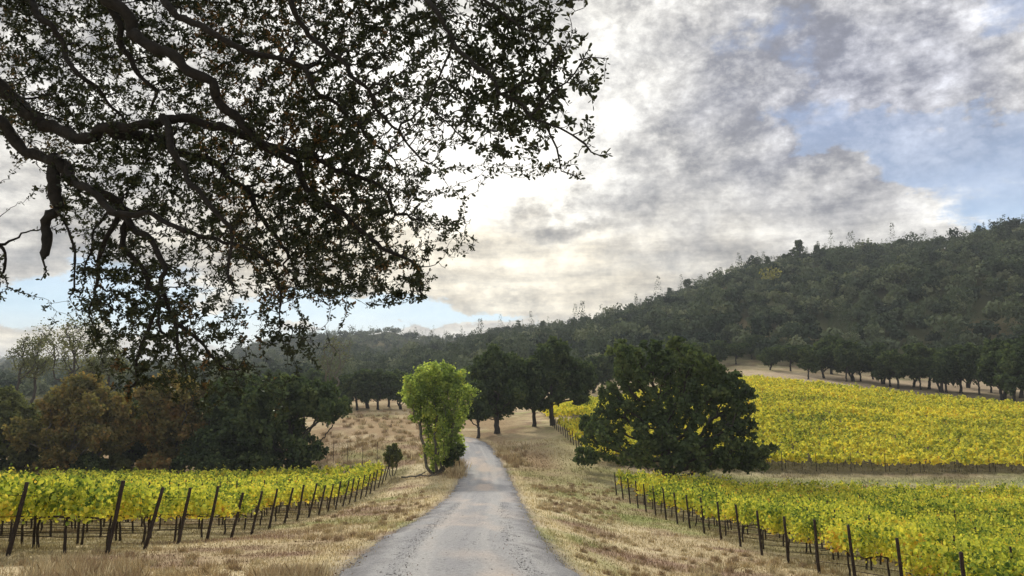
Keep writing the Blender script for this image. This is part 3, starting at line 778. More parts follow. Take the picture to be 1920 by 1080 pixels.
# the bank of trees beyond the left vineyard
plant('oak_tree', 'tree', 'dark green spreading oak at the right end of the left tree bank', 548, 90,
      [(540, 745, 48), (590, 750, 40), (625, 765, 26), (500, 750, 45), (520, 800, 48), (570, 830, 26), (590, 845, 20), (545, 725, 28), (600, 735, 24), (480, 800, 40), (500, 850, 35), (550, 855, 30)],
      5.5, 21, .42, 1900, 34000, .33, 'oak_leaf', z0=2.0, spread=.8, leafw=1.3)
plant('oak_tree', 'tree', 'dark oak in shade left of the spreading green oak in the tree bank', 430, 93,
      [(430, 750, 42), (400, 780, 40), (460, 790, 40), (430, 820, 48), (390, 835, 38), (470, 845, 32), (440, 722, 28)], 5, 22, .36, 1400, 24000, .34, 'oak_leaf', z0=2.2, leafw=1.35)
plant('autumn_tree', 'tree', 'russet and olive tree between the golden dome tree and the dark oaks', 320, 92,
      [(300, 740, 38), (340, 745, 40), (320, 790, 48), (280, 800, 36), (360, 800, 38), (320, 840, 42), (370, 735, 24), (310, 712, 20)], 4.5, 23, .26, 1400, 24000, .28, 'autumn_leaf', z0=1.8, stems=3, spread=1.0, leafw=1.3)
plant('autumn_tree', 'tree', 'dome-shaped golden brown tree in the left tree bank', 150, 88,
      [(150, 745, 45), (105, 765, 40), (195, 765, 42), (150, 790, 55), (90, 805, 40), (215, 810, 40), (150, 835, 50), (150, 722, 30), (230, 770, 22)], 5, 24, .28, 1700, 30000, .26, 'autumn_leaf', 'bark_grey', z0=1.4, stems=4, spread=1.4, leafw=1.25)
plant('olive_tree', 'tree', 'grey-green leafy tree at the far left end of the tree bank', 25, 90,
      [(20, 770, 42), (50, 790, 36), (-20, 780, 45), (20, 820, 45), (60, 830, 32), (-40, 830, 40), (10, 745, 24)], 4.5, 25, .25, 1300, 22000, .28, 'olive_leaf', z0=1.6, stems=2, spread=.8, leafw=1.35)
plant('oak_tree', 'tree', 'shaded green oak filling the gap below the russet tree in the bank', 250, 97,
      [(250, 790, 40), (215, 820, 38), (290, 825, 38), (250, 845, 35)], 3.5, 26, .26, 900, 15000, .32, 'oak_leaf', z0=1.6, leafw=1.35)
plant('oak_tree', 'tree', 'shaded green oak low behind the golden dome tree', 90, 99,
      [(80, 800, 40), (40, 820, 38), (120, 825, 38), (70, 850, 30)], 3.5, 27, .26, 900, 14000, .32, 'oak_leaf', z0=1.6, leafw=1.35)
for k, (px, D, w) in enumerate([(-20, 86, 30), (40, 87, 34), (105, 85, 30), (170, 86, 34), (225, 88, 30), (290, 86, 34), (350, 88, 32), (405, 86, 30), (460, 88, 32), (505, 86, 26), (560, 88, 24)]):
    plant('thicket_bush', 'bush', f'low shaded bush under the left tree bank, {["first","second","third","fourth","fifth","sixth","seventh","eighth","ninth","tenth","eleventh"][k]} from the left', px, D, [(px, 862, w * .62), (px - w * .6, 870, w * .45), (px + w * .6, 868, w * .45)], 1.6, 400 + k, .06, 260, 3600, .26, ('oak_leaf', 'autumn_leaf', 'olive_leaf')[(k * 2) % 3 if k < 7 else 0], z0=.5, stems=3, spread=.5, leafw=1.4, group='bushes under the left tree bank', crown='foliage', wood='stem')
# wispy tall trees further left
plant('willow_tree', 'tree', 'wispy half-bare tree with a forked trunk, tallest at far left', 103, 125,
      [(110, 640, 26), (140, 615, 24), (85, 650, 20), (125, 660, 24), (150, 650, 20), (70, 620, 12), (105, 690, 20), (155, 600, 16)], 3.5, 31, .22, 700, 3200, .22, 'willow_leaf', z0=5.5, stems=2, spread=1.6, leafw=1.6, tipr=.02, jit=.35)
plant('willow_tree', 'tree', 'sparse pale green tree behind the wispy forked tree at far left', 50, 140,
      [(45, 650, 24), (60, 680, 26), (30, 690, 22), (70, 640, 14), (20, 660, 16)], 3.5, 32, .2, 600, 3600, .24, 'willow_leaf', z0=5.0, stems=2, spread=1.2, leafw=1.6, tipr=.02)
plant('willow_tree', 'tree', 'sparse tree half hidden by the hanging oak twigs at left', 190, 140,
      [(190, 670, 26), (215, 685, 24), (170, 690, 24), (200, 650, 16)], 3.5, 33, .2, 600, 3600, .24, 'willow_leaf', z0=4.5, stems=2, spread=1.2, leafw=1.6, tipr=.02)
plant('bare_tree', 'tree', 'leafless twiggy tree rising behind the spreading green oak', 612, 130,
      [(620, 650, 24), (640, 670, 18), (600, 675, 18), (615, 690, 20), (650, 640, 10)], 2.5, 34, .16, 700, 700, .2, 'willow_leaf', 'bark_grey', z0=5.0, stems=2, spread=1.4, leafw=1.4, tipr=.022, jit=.4)

# ---- kinds of field oak, copied along the edges of the fields
def ball_lobes(r, H, R, n, zlo=.35):
    L = []
    for q in range(n):
        a = r.uniform(0, 6.28); d = R * .62 * math.sqrt(r.random()); z = H * r.uniform(zlo, .82)
        k = math.sqrt(max(.2, 1 - ((z / H - .55) / .5) ** 2)); s = R * r.uniform(.34, .52)
        L.append((math.cos(a) * d * k, math.sin(a) * d * k, min(z, H - s * .8), s, s, s * .8))
    return L


protos = []
for s in range(6):
    r = np.random.default_rng(100 + s); R = r.uniform(4.2, 5.6)
    protos.append(grow_tree(200 + s, ball_lobes(r, 10, R, 11), 10, r.uniform(.2, .32), 750, 8500, .40, M['oak_leaf'], M['bark'], z0=r.uniform(1.8, 3.2), stems=1 + (s % 3 == 0), spread=.7, leafw=1.35, tipr=.018))
ORD = ['first', 'second', 'third', 'fourth', 'fifth', 'sixth', 'seventh', 'eighth', 'ninth', 'tenth', 'eleventh', 'twelfth', 'thirteenth', 'fourteenth', 'fifteenth', 'sixteenth', 'seventeenth', 'eighteenth', 'nineteenth', 'twentieth']
def nth(i):
    if i < 20: return ORD[i]
    t = {2: 'twenty', 3: 'thirty', 4: 'forty', 5: 'fifty', 6: 'sixty', 7: 'seventy', 8: 'eighty', 9: 'ninety'}[(i + 1) // 10]
    return t.replace('ty', 'tieth') if (i + 1) % 10 == 0 else t + '-' + ORD[(i + 1) % 10 - 1]


def tree_from(pr, name, label, px, D, H, group, r, wide=1.0):
    p, _ = spot(px, D); s = H / 10
    t = thing(name, label, 'tree', p, r.uniform(0, 6.28), group, (s * wide, s * wide, s))
    obj('trunk', pr[0], t); obj('crown', pr[1], t); return t


r = np.random.default_rng(5)
lineup = [(1443, 196, 6.2), (1491, 205, 7.5), (1522, 184, 8), (1545, 181, 7.5), (1566, 190, 9), (1588, 180, 8.5), (1606, 188, 9.5), (1622, 178, 8.5), (1640, 186, 9), (1655, 176, 9), (1672, 182, 8.5), (1690, 174, 9.5), (1712, 180, 9.5), (1728, 171, 9), (1752, 176, 9.5), (1772, 166, 9.5), (1786, 160, 9), (1803, 168, 9.5), (1822, 172, 10), (1845, 160, 10), (1862, 168, 9.5), (1880, 154, 10), (1905, 146, 10.5), (1925, 156, 11)]
lineup = [(px + r.uniform(-7, 7), D + r.uniform(-5, 9), H * r.uniform(.78, 1.12)) for px, D, H in lineup]; lineup.sort()
for q, (px, D, H) in enumerate(lineup):
    tree_from(protos[q % 6], 'field_oak', f'dark round oak in the treeline above the far vineyard, {nth(q)} from the left', px, D, H * r.uniform(.92, 1.2), 'oaks lined up above the far vineyard', r, r.uniform(.85, 1.15))
lineup2 = [(668, 166, 9.5), (690, 172, 9), (708, 168, 10), (728, 176, 9.5), (752, 170, 9), (778, 178, 10), (862, 176, 10), (884, 170, 9)]
for q, (px, D, H) in enumerate(lineup2):
    tree_from(protos[(q + 2) % 6], 'field_oak', f'dark oak on the crest behind the dry knoll, {nth(q)} from the left', px, D, H * .9, 'oaks on the crest behind the dry knoll', r, 1.1)
lineup3 = [(968, 190, 10), (985, 178, 9), (1075, 186, 11), (1110, 196, 11), (1140, 205, 11), (1170, 200, 11), (1215, 210, 10), (1260, 215, 10), (1305, 214, 10), (1345, 222, 9), (1385, 225, 8), (1415, 232, 8), (935, 196, 9), (1020, 188, 9)]
lineup3.sort()
for q, (px, D, H) in enumerate(lineup3):
    tree_from(protos[(q + 1) % 6], 'field_oak', f'hazy oak at the foot of the hill behind the central oaks, {nth(q)} from the left', px, D, H * .9, 'oaks at the foot of the hill', r, 1.1)
lineup4 = sorted([(-30, 150, 9), (140, 160, 8), (245, 165, 8), (300, 150, 9), (365, 170, 9), (420, 150, 10), (470, 160, 9), (520, 180, 9), (575, 190, 9), (625, 185, 8), (650, 176, 8)])
for q, (px, D, H) in enumerate(lineup4):
    tree_from(protos[(q + 3) % 6], 'field_oak', f'distant oak seen over the left tree bank, {nth(q)} from the left', px, D, H, 'oaks beyond the left tree bank', r, 1.15)


# ---- grey pines and oaks on the skyline of the hill
def pine_mesh(seed, H=10.0, n=3000):
    r = np.random.default_rng(seed)
    z = np.linspace(-.3, H * .96, 14); tr = np.stack([r.normal(size=14).cumsum() * .04, r.normal(size=14).cumsum() * .04, z], 1)
    ch = [(tr, np.interp(z, [0, H], [.16, .03]))]; cen = []
    for q in range(34):
        t = r.uniform(.22, .97); b = np.array([np.interp(t * H, z, tr[:, i]) for i in range(3)]); a = r.uniform(0, 6.28)
        ln = H * .24 * (1 - t) ** .7 * r.uniform(.6, 1.2) + .25
        e = b + np.array((math.cos(a) * ln, math.sin(a) * ln, ln * r.uniform(.1, .6)))
        ch.append((np.linspace(b, e, 4), np.array((.05, .04, .03, .02))))
        m = n // 34; tt = r.uniform(.3, 1.05, (m, 1)); cen.append(b * (1 - tt) + e * tt + r.normal(size=(m, 3)) * .22)
    cen = np.concatenate(cen); wv, wf = tubes(ch, 6); lv, lf = leaves(cen, r.uniform(.22, .5, len(cen)), 'clump', r=r)
    return (mesh_from('wood', wv, wf, mat=M['bark']), mesh_from('crown', lv, lf, mat=M['oak_leaf'], attrs={'rnd': ('FACE', 'FLOAT', r.random(len(cen)))}))
pines = [pine_mesh(300 + k) for k in range(4)]
bare = []
for k in range(2):
    r_ = np.random.default_rng(330 + k)
    bare.append(grow_tree(340 + k, ball_lobes(r_, 10, 3.0, 6), 10, .16, 260, 160, .3, M['willow_leaf'], M['bark_grey'], z0=2.5, spread=.7, tipr=.035, jit=.4))
def ridge_D(px):
    D = np.arange(330, 900, 4.0); X = (px - 960) / F * D * .985; z = ground(X, D) - CAMZ
    i = (z / D).argmax(); return D[i]
r = np.random.default_rng(8)
sky_tr = [('pine', 1018, 9), ('oak', 1045, 8), ('pine', 972, 9), ('bare', 990, 8), ('oak', 1098, 11), ('oak', 1130, 8), ('pine', 1156, 8), ('pine', 1188, 9), ('pine', 1212, 8), ('pine', 1240, 8), ('pine', 1262, 9), ('pine', 1297, 11), ('pine', 1312, 8), ('bare', 1383, 10), ('bare', 1405, 11), ('pine', 1424, 8), ('pine', 1452, 8), ('bare', 1470, 9), ('pine', 1486, 8), ('pine', 1500, 9), ('pine', 1516, 12), ('pine', 1548, 9), ('pine', 1560, 8), ('oak', 1583, 7), ('oak', 1606, 8), ('oak', 1712, 9), ('bare', 1750, 7), ('oak', 1690, 6), ('pine', 1862, 8), ('oak', 1640, 6)]
cnt = {}
for kd, px, H in sorted(sky_tr, key=lambda q: q[1]):
    c = cnt.get(kd, 0); cnt[kd] = c + 1
    D = ridge_D(px) - 2
    nm, src, lb = {'pine': ('grey_pine', pines[c % 4], 'thin grey pine against the sky on the hill ridge'), 'oak': ('ridge_oak', protos[c % 6], 'small round oak against the sky on the hill ridge'),
                   'bare': ('bare_tree', bare[c % 2], 'leafless tree against the sky on the hill ridge')}[kd]
    tree_from(src, nm, f'{lb}, {nth(c)} from the left', px, D, H * 1.12, 'trees on the skyline of the hill', r, .85 if kd == 'oak' else 1.5)

# ------------------------------------------------------------------ the wood that covers the hills
def hill_wood():
    r = np.random.default_rng(77)
    xs, ys = [], []
    for (x0, x1, d0, d1, sp) in ((560, 2100, 215, 640, 5.6), (-150, 700, 200, 560, 9.0), (420, 1000, 640, 985, 8.5), (-200, 600, 700, 2000, 22)):
        area = (d1 ** 2 - d0 ** 2) / 2 * (x1 - x0) / F; n = int(area / sp ** 2)
        D = np.sqrt(r.uniform(d0 ** 2, d1 ** 2, n)); p = r.uniform(x0, x1, n); xs.append((p - 960) / F * D * .985); ys.append(D)
    X, Y = np.concatenate(xs), np.concatenate(ys)
    lo = np.where(X / Y > .30, 208, 214 + fbm(X / 30, Y / 30, 4) * 30)
    k = (Y > lo) & (fbm(X / 26, Y / 26, 12) > .14)
    X, Y = X[k], Y[k]; Z = ground(X, Y)
    # leave out what stands hidden behind a ridge
    vis = np.ones(len(X), bool); el_ = (Z + 9 - CAMZ) / Y
    for s in np.linspace(.35, .97, 26):
        vis &= (ground(X * s, Y * s) + 2.0 - CAMZ) / (Y * s) < el_ + .002
    X, Y, Z = X[vis], Y[vis], Z[vis]; n = len(X)
    H = r.uniform(4.0, 9.0, n) * (1 + (r.random(n) < .10) * .5); R = H * r.uniform(.42, .66, n); kind = r.random(n)
    pine = kind < .20; R[pine] = H[pine] * .20; H[pine] *= 1.45
    nl = np.clip(90000 / Y, 90, 330).astype(int)
    ix = np.repeat(np.arange(n), nl); m = len(ix)
    # each crown is a handful of uneven lumps
    lump = r.integers(0, 9, m); seedv = ix * 9 + lump
    lr = np.random.default_rng(3); LO = lr.normal(size=(n * 9, 3)); LO = unit(LO) * (lr.random((n * 9, 1)) ** .4)
    d = unit(r.normal(size=(m, 3)))
    loc = LO[seedv] * .62 + d * .40 * (r.random((m, 1)) ** .12)
    c = np.empty((m, 3)); c[:, 0] = X[ix] + loc[:, 0] * R[ix]; c[:, 1] = Y[ix] + loc[:, 1] * R[ix]
    c[:, 2] = Z[ix] + H[ix] * (.56 + .42 * loc[:, 2])
    pi = pine[ix]; t = r.random(m); rr_ = R[ix] * (1.25 - t) * np.sqrt(r.random(m)) * 1.2; a = r.uniform(0, 6.28, m)
    c[pi, 0] = (X[ix] + np.cos(a) * rr_)[pi]; c[pi, 1] = (Y[ix] + np.sin(a) * rr_)[pi]; c[pi, 2] = (Z[ix] + H[ix] * (.12 + .88 * t))[pi]
    size = np.clip(R[ix] * .30, .42, 1.4) * r.uniform(.6, 1.3, m); size[pi] *= .8
    nrm = np.where(pi[:, None], d, d + np.array((0, 0, .3)))
    v, f = leaves(c, size, 'rhomb', nrm=nrm * 1.5, r=r)
    hue = np.clip(r.normal(.38, .22, n), 0, .72); hue[pine] = r.uniform(.28, .5, pine.sum()); hue[(r.random(n) < .0015) & ~pine] = .96; br = (r.random(n) < .02) & ~pine; hue[br] = .78
    rn = np.clip(hue[ix] + r.normal(size=m) * .045 + (LO[seedv][:, 2]) * .0, 0, 1)
    return mesh_from('hillside_wood', v, f, mat=M['hill_leaf'], attrs={'rnd': ('FACE', 'FLOAT', rn)}), n
hw, nh = hill_wood()
obj('hillside_wood', hw, kind='stuff')
print('hill trees', nh, 'faces', len(hw.polygons))


# ------------------------------------------------------------------ vineyards
def vine_leaves(seed, n, size, length=1.8, top=1.0, droop=.35):
    """the leafy part of one vine: shoots from the cordon, leaves along each"""
    r = np.random.default_rng(seed); ns = max(8, n // 26); cen, axs = [], []
    for s in range(ns):
        x0 = r.uniform(-length / 2, length / 2); L = r.uniform(.62, 1.12) * top; side = r.normal() * .42
        m = n // ns + (s < n % ns); t = np.sort(r.random(m)) ** .85
        arch = droop * abs(side) * t ** 3 * 1.6
        p = np.stack([x0 + r.normal() * .16 * t + .05 * np.sin(t * 9 + s), side * t ** 1.3 + r.normal(size=m) * .05, .86 + L * t - arch + r.normal(size=m) * .05], 1)
        p[:, 2] -= (r.random(m) < .16) * r.uniform(.0, .30, m)
        cen.append(p + r.normal(size=(m, 3)) * (.085, .12, .05)); axs.append(np.stack([r.normal(size=m), r.normal(size=m), -.7 + r.normal(size=m) * .6], 1))
    cen, axs = np.concatenate(cen), np.concatenate(axs)
    kk = cen[:, 2] > .74 + .1 * r.random(len(cen)); cen, axs = cen[kk], axs[kk]
    s_ = size * r.uniform(.6, 1.25, len(cen)) * np.where(cen[:, 2] > 1.75, .75, 1)
    v, f = leaves(cen, s_, 'vine', axis=axs, r=r)
    rn = .53 + r.normal(size=len(cen)) * .17 + np.clip(1.05 - cen[:, 2], -.4, .6) * .42 + (fbm(cen[:, 0] * 2.2 + seed, cen[:, 2] * 2.2, seed % 50) - .5) * .5
    return v, f, np.clip(rn, 0, 1)


def vine_wood(seed, length=1.8, sides=6, detail=True):
    r = np.random.default_rng(seed); n = 7
    z = np.linspace(-.1, .84, n); tr = np.stack([r.normal(size=n).cumsum() * .018, r.normal(size=n).cumsum() * .018, z], 1)
    ch = [(tr, np.linspace(.042, .028, n))]
    for s in (-1, 1):
        x = np.linspace(0, s * length * .48, 6)
        ch.append((np.stack([tr[-1, 0] + x, tr[-1, 1] + r.normal(size=6) * .012, .84 + .03 * np.sin(np.arange(6)) + r.normal(size=6) * .008], 1), np.linspace(.026, .015, 6)))
        if detail:
            for q in range(5):
                b = np.array((tr[-1, 0] + s * length * .48 * (q + .6) / 5, tr[-1, 1], .85)); e = b + np.array((r.normal() * .08, r.normal() * .14, r.uniform(.5, .95)))
                ch.append((np.linspace(b, e, 4) + r.normal(size=(4, 3)) * .015, np.array((.008, .006, .005, .003))))
    return tubes(ch, sides)


def vine_mesh(seed, n, size, **kw):
    v, f, rn = vine_leaves(seed, n, size, **kw); wv, wf = vine_wood(seed)
    return (mesh_from('vine_wood', wv, wf, mat=M['vine_wood'], smooth_=True), mesh_from('vine_leaves', v, f, mat=M['vine_leaf'], attrs={'rnd': ('FACE', 'FLOAT', rn)}))


SP = 1.8
# rows: (block, depth of the end post, x of the end post, direction of the row)
LEFT = [(18.6, -11.4), (19.5, -9.6), (21.7, -9.7), (24.0, -9.75)] + [(24.0 + 2.62 * k, -9.8 - .105 * k) for k in range(1, 21)]
RIGHT = [(14.6, 11.6), (17.2, 11.2), (19.8, 10.9), (22.4, 10.65), (24.9, 10.4)] + [(24.9 + 2.6 * k, 10.4 - .145 * k) for k in range(1, 16)]
post_r = np.random.default_rng(44)


def post_mesh(seed, h, rad):
    r = np.random.default_rng(seed); z = np.linspace(-.25, h, 8)
    p = np.stack([r.normal(size=8).cumsum() * .006, r.normal(size=8).cumsum() * .006, z], 1)
    v, f = tubes([(p, rad * np.linspace(1.08, .92, 8) * (1 + r.normal(size=8) * .03))], 9)
    # close the sawn top with a low dome
    k = len(v) - 9; ctr = v[k:].mean(0) + np.array((0.0, 0, .012)); v = np.vstack([v, ctr])
    cap = np.array([(k + i, k + (i + 1) % 9, len(v) - 1, len(v) - 1) for i in range(9)])
    lo = np.concatenate([f.ravel(), cap[:, :3].ravel()]); st = np.concatenate([np.arange(len(f)) * 4, len(f) * 4 + np.arange(9) * 3]); to = np.concatenate([np.full(len(f), 4), np.full(9, 3)])
    return mesh_from('wood_post', v, loops=lo, starts=st, totals=to, mat=M['post_wood'], smooth_=False)


end_posts = [post_mesh(500 + k, 1.72, .050) for k in range(4)]
line_posts = [post_mesh(520 + k, 1.95, .034) for k in range(3)]
vA = [vine_mesh(600 + k, 1150, .100) for k in range(8)]
vB = [vine_mesh(640 + k, 560, .135) for k in range(6)]
r = np.random.default_rng(12)
cand = []     # every vine that could be seen: (score, block, row, index, x, y, rz)
rows = []
for blk, R_ in (('left', LEFT), ('right', RIGHT)):
    sg = -1 if blk == 'left' else 1
    for q, (D, X0) in enumerate(R_):
        dirx, diry = (sg, 0.015) if blk == 'left' else (sg, -.035)
        lim = .66 * D + 2.0
        nv = int((lim - abs(X0)) / SP) + 1
        rows.append((blk, q, X0, D, dirx, diry, nv))
        for i in range(nv):
            x, y = X0 + dirx * (SP * (i + (.58 if blk == 'left' else .55))), D + diry * SP * (i + .5)
            px = abs(x) / y * F
            Df = (np.interp(px, [abs(a[1]) / a[0] * F for a in R_][::-1], [a[0] for a in R_][::-1]))
            sc = 1 / y * math.exp(-max(0, y - Df) / (5.0 if blk == 'left' else 14.0))
            cand.append((sc, blk, q, i, x, y))
cand.sort(reverse=True)
near, rest = cand[:300], cand[300:]
gl, gn = 'grapevines of the left vineyard', 'grapevines of the near right vineyard'
for sc, blk, q, i, x, y in near:
    src = (vA if y < 38 else vB); wm, cm = src[r.integers(len(src))]
    side = 'left' if blk == 'left' else 'near right'
    t = thing('grapevine', f'yellow-green grapevine, {nth(i)} from the row end, {nth(q)} row of the {side} vineyard', 'grapevine', (x, y, float(ground(x, y))), r.uniform(-.04, .04) + math.pi * (r.random() < .5), gl if blk == 'left' else gn)
    t.scale = (1, 1, r.uniform(.93, 1.08) * (1.0 if blk == 'left' else 1.10))
    obj('trunk', wm, t); obj('foliage', cm, t)

# posts and wires of the near rows
wires = []
for blk, q, X0, D, dx, dy, nv in rows:
    sg = dx; gz_ = float(ground(X0, D)); ln = .20 if blk == 'left' else -.09
    side = 'left' if blk == 'left' else 'near right'
    o = obj('end_post', end_posts[post_r.integers(4)], None, (X0 - (0 if blk == 'left' else 0), D, gz_),
            label=f'leaning dark end post, {nth(q)} along the roadside edge of the {side} vineyard', category='post', group=f'end posts of the {side} vineyard')
    o.rotation_euler = (post_r.normal() * .03, ln * post_r.uniform(.75, 1.3), post_r.uniform(0, .3))
    o.scale = (1, 1, post_r.uniform(.94, 1.05) * (1 if blk == 'left' else 1.05))
    if q < 16:
        npost = int(nv / 3)
        for k in range(npost):
            if blk == 'left' and k > 3 and q > 5: break
            if blk == 'right' and k > 2 and q > 4: break
            x, y = X0 + dx * (SP * (3 * k + 1.65)), D + dy * SP * (3 * k + 1.65)
            o = obj('line_post', line_posts[post_r.integers(3)], None, (x, y, float(ground(x, y))),
                    label=f'thin upright post inside the {nth(q)} row of the {side} vineyard, {nth(k)} from the end', category='post', group=f'line posts of the {side} vineyard')
            o.rotation_euler = (post_r.normal() * .02, post_r.normal() * .02, 0)
    w = thing('trellis_wire', f'wires strung along the {nth(q)} vine row of the {side} vineyard', 'wire', (X0, D, gz_), 0, f'trellis wires of the {side} vineyard')
    for nm, h in (('cordon_wire', .87), ('drip_hose', .42), ('top_wire', 1.35)):
        m = nv * 2; xs = np.linspace(0, dx * SP * nv, m); ys = np.linspace(0, dy * SP * nv, m)
        pts = np.stack([xs, ys, ground(X0 + xs, D + ys) - gz_ + h - .02 * np.abs(np.sin(np.arange(m) * 1.3))], 1); pts[0, 0] += ln * h * (1 if blk == 'left' else 1)
        vv, ff = tubes([(pts, np.full(m, .012 if nm == 'drip_hose' else .007))], 4)
        obj(nm, mesh_from(nm, vv, ff, mat=M['vine_wood']), w)


def merged_vines(name, pts, variants, mat, wood_every=1, top=1.0, zs=1.0):
    r = np.random.default_rng(len(pts)); VV, FF, RR, off = [], [], [], 0; WV, WF, wo = [], [], 0
    vs = [vine_leaves(*a) for a in variants]; ws = [vine_wood(900 + k, sides=4, detail=False) for k in range(3)]
    for (x, y, rz) in pts:
        v, f, rn = vs[r.integers(len(vs))]; c, s = math.cos(rz), math.sin(rz); z = float(ground(x, y)); k = r.uniform(.92, 1.1) * zs
        w = np.stack([v[:, 0] * c - v[:, 1] * s + x, v[:, 0] * s + v[:, 1] * c + y, v[:, 2] * k + z], 1)
        VV.append(w); FF.append(f + off); off += len(v); RR.append(rn)
        v, f = ws[r.integers(3)]
        WV.append(np.stack([v[:, 0] * c - v[:, 1] * s + x, v[:, 0] * s + v[:, 1] * c + y, v[:, 2] + z], 1)); WF.append(f + wo); wo += len(v)
    lv = np.concatenate(VV); lf = np.concatenate(FF); wv = np.concatenate(WV); wf = np.concatenate(WF); k = lf.shape[1]
    verts = np.concatenate([lv, wv]); wf = wf + len(lv)
    lo = np.concatenate([lf.ravel(), wf.ravel()]); st = np.concatenate([np.arange(len(lf)) * k, len(lf) * k + np.arange(len(wf)) * 4]); to = np.concatenate([np.full(len(lf), k), np.full(len(wf), 4)])
    me = mesh_from(name, verts, loops=lo, starts=st, totals=to, mat=mat, attrs={'rnd': ('FACE', 'FLOAT', np.concatenate(RR + [np.zeros(len(wf))]))})
    me.materials.append(M['vine_wood'])
    me.polygons.foreach_set('material_index', np.concatenate([np.zeros(len(lf), np.int32), np.ones(len(wf), np.int32)]))
    obj(name, me, kind='stuff')


merged_vines('vineyard_foliage', [(x, y, math.pi * (r.random() < .5)) for _, b, q, i, x, y in rest], [(700 + k, 300, .18) for k in range(6)], M['vine_leaf'])
# the far vineyard on the slope
far_pts = []; far_ends = []
D = 87.0; q = 0
def far_limit(px): return np.interp(px, [1000, 1100, 1380, 1430, 1500, 1580, 1640, 1720, 1800, 1920, 2100], [150, 160, 166, 166, 160, 157, 154, 148, 143, 134, 128])
while D < 170:
    x = 8.3 - (D - 88) * .062; far_ends.append((x, D))
    x += 1.0
    while x < .70 * D + 3:
        yy_ = D - .03 * (x - 8) + .3 * math.sin(x * .11 + D)
        pxx = 960 + x / yy_ * F * 1.012
        gap = (pxx < 1100) and (118 < D < 128)
        if yy_ < far_limit(pxx) and not gap: far_pts.append((x, yy_, math.pi * (r.random() < .5)))
        x += SP
    D += 2.5
print('far vines', len(far_pts))
merged_vines('far_vineyard_foliage', far_pts, [(740 + k, 150, .25) for k in range(8)], M['vine_leaf_gold'], zs=1.02)
for k, (x, y) in enumerate(far_ends[:16]):
    o = obj('end_post', end_posts[k % 4], None, (x, y, float(ground(x, y))), label=f'small end post of the far vineyard beside the big oak, {nth(k)} going up the slope', category='post', group='end posts of the far vineyard')
    o.rotation_euler = (0, -.1, 0)
for k in range(16):
    x = 25 + k * 3.6; y = 86.6 - .03 * (x - 8)
    o = obj('line_post', line_posts[k % 3], None, (x, y, float(ground(x, y))), label=f'thin post in the front row of the far vineyard, {nth(k)} from the big oak', category='post', group='front posts of the far vineyard')
# thin stakes on the dry knoll
for k, (px, D) in enumerate([(603, 92), (626, 90), (653, 88), (681, 87), (708, 88)]):
    p, _ = spot(px, D)
    obj('fence_stake', line_posts[k % 3], None, p, label=f'thin fence stake on the dry knoll behind the left vineyard, {nth(k)} from the left', category='fence stake', group='fence stakes on the dry knoll').scale = (.8, .8, 1.15)

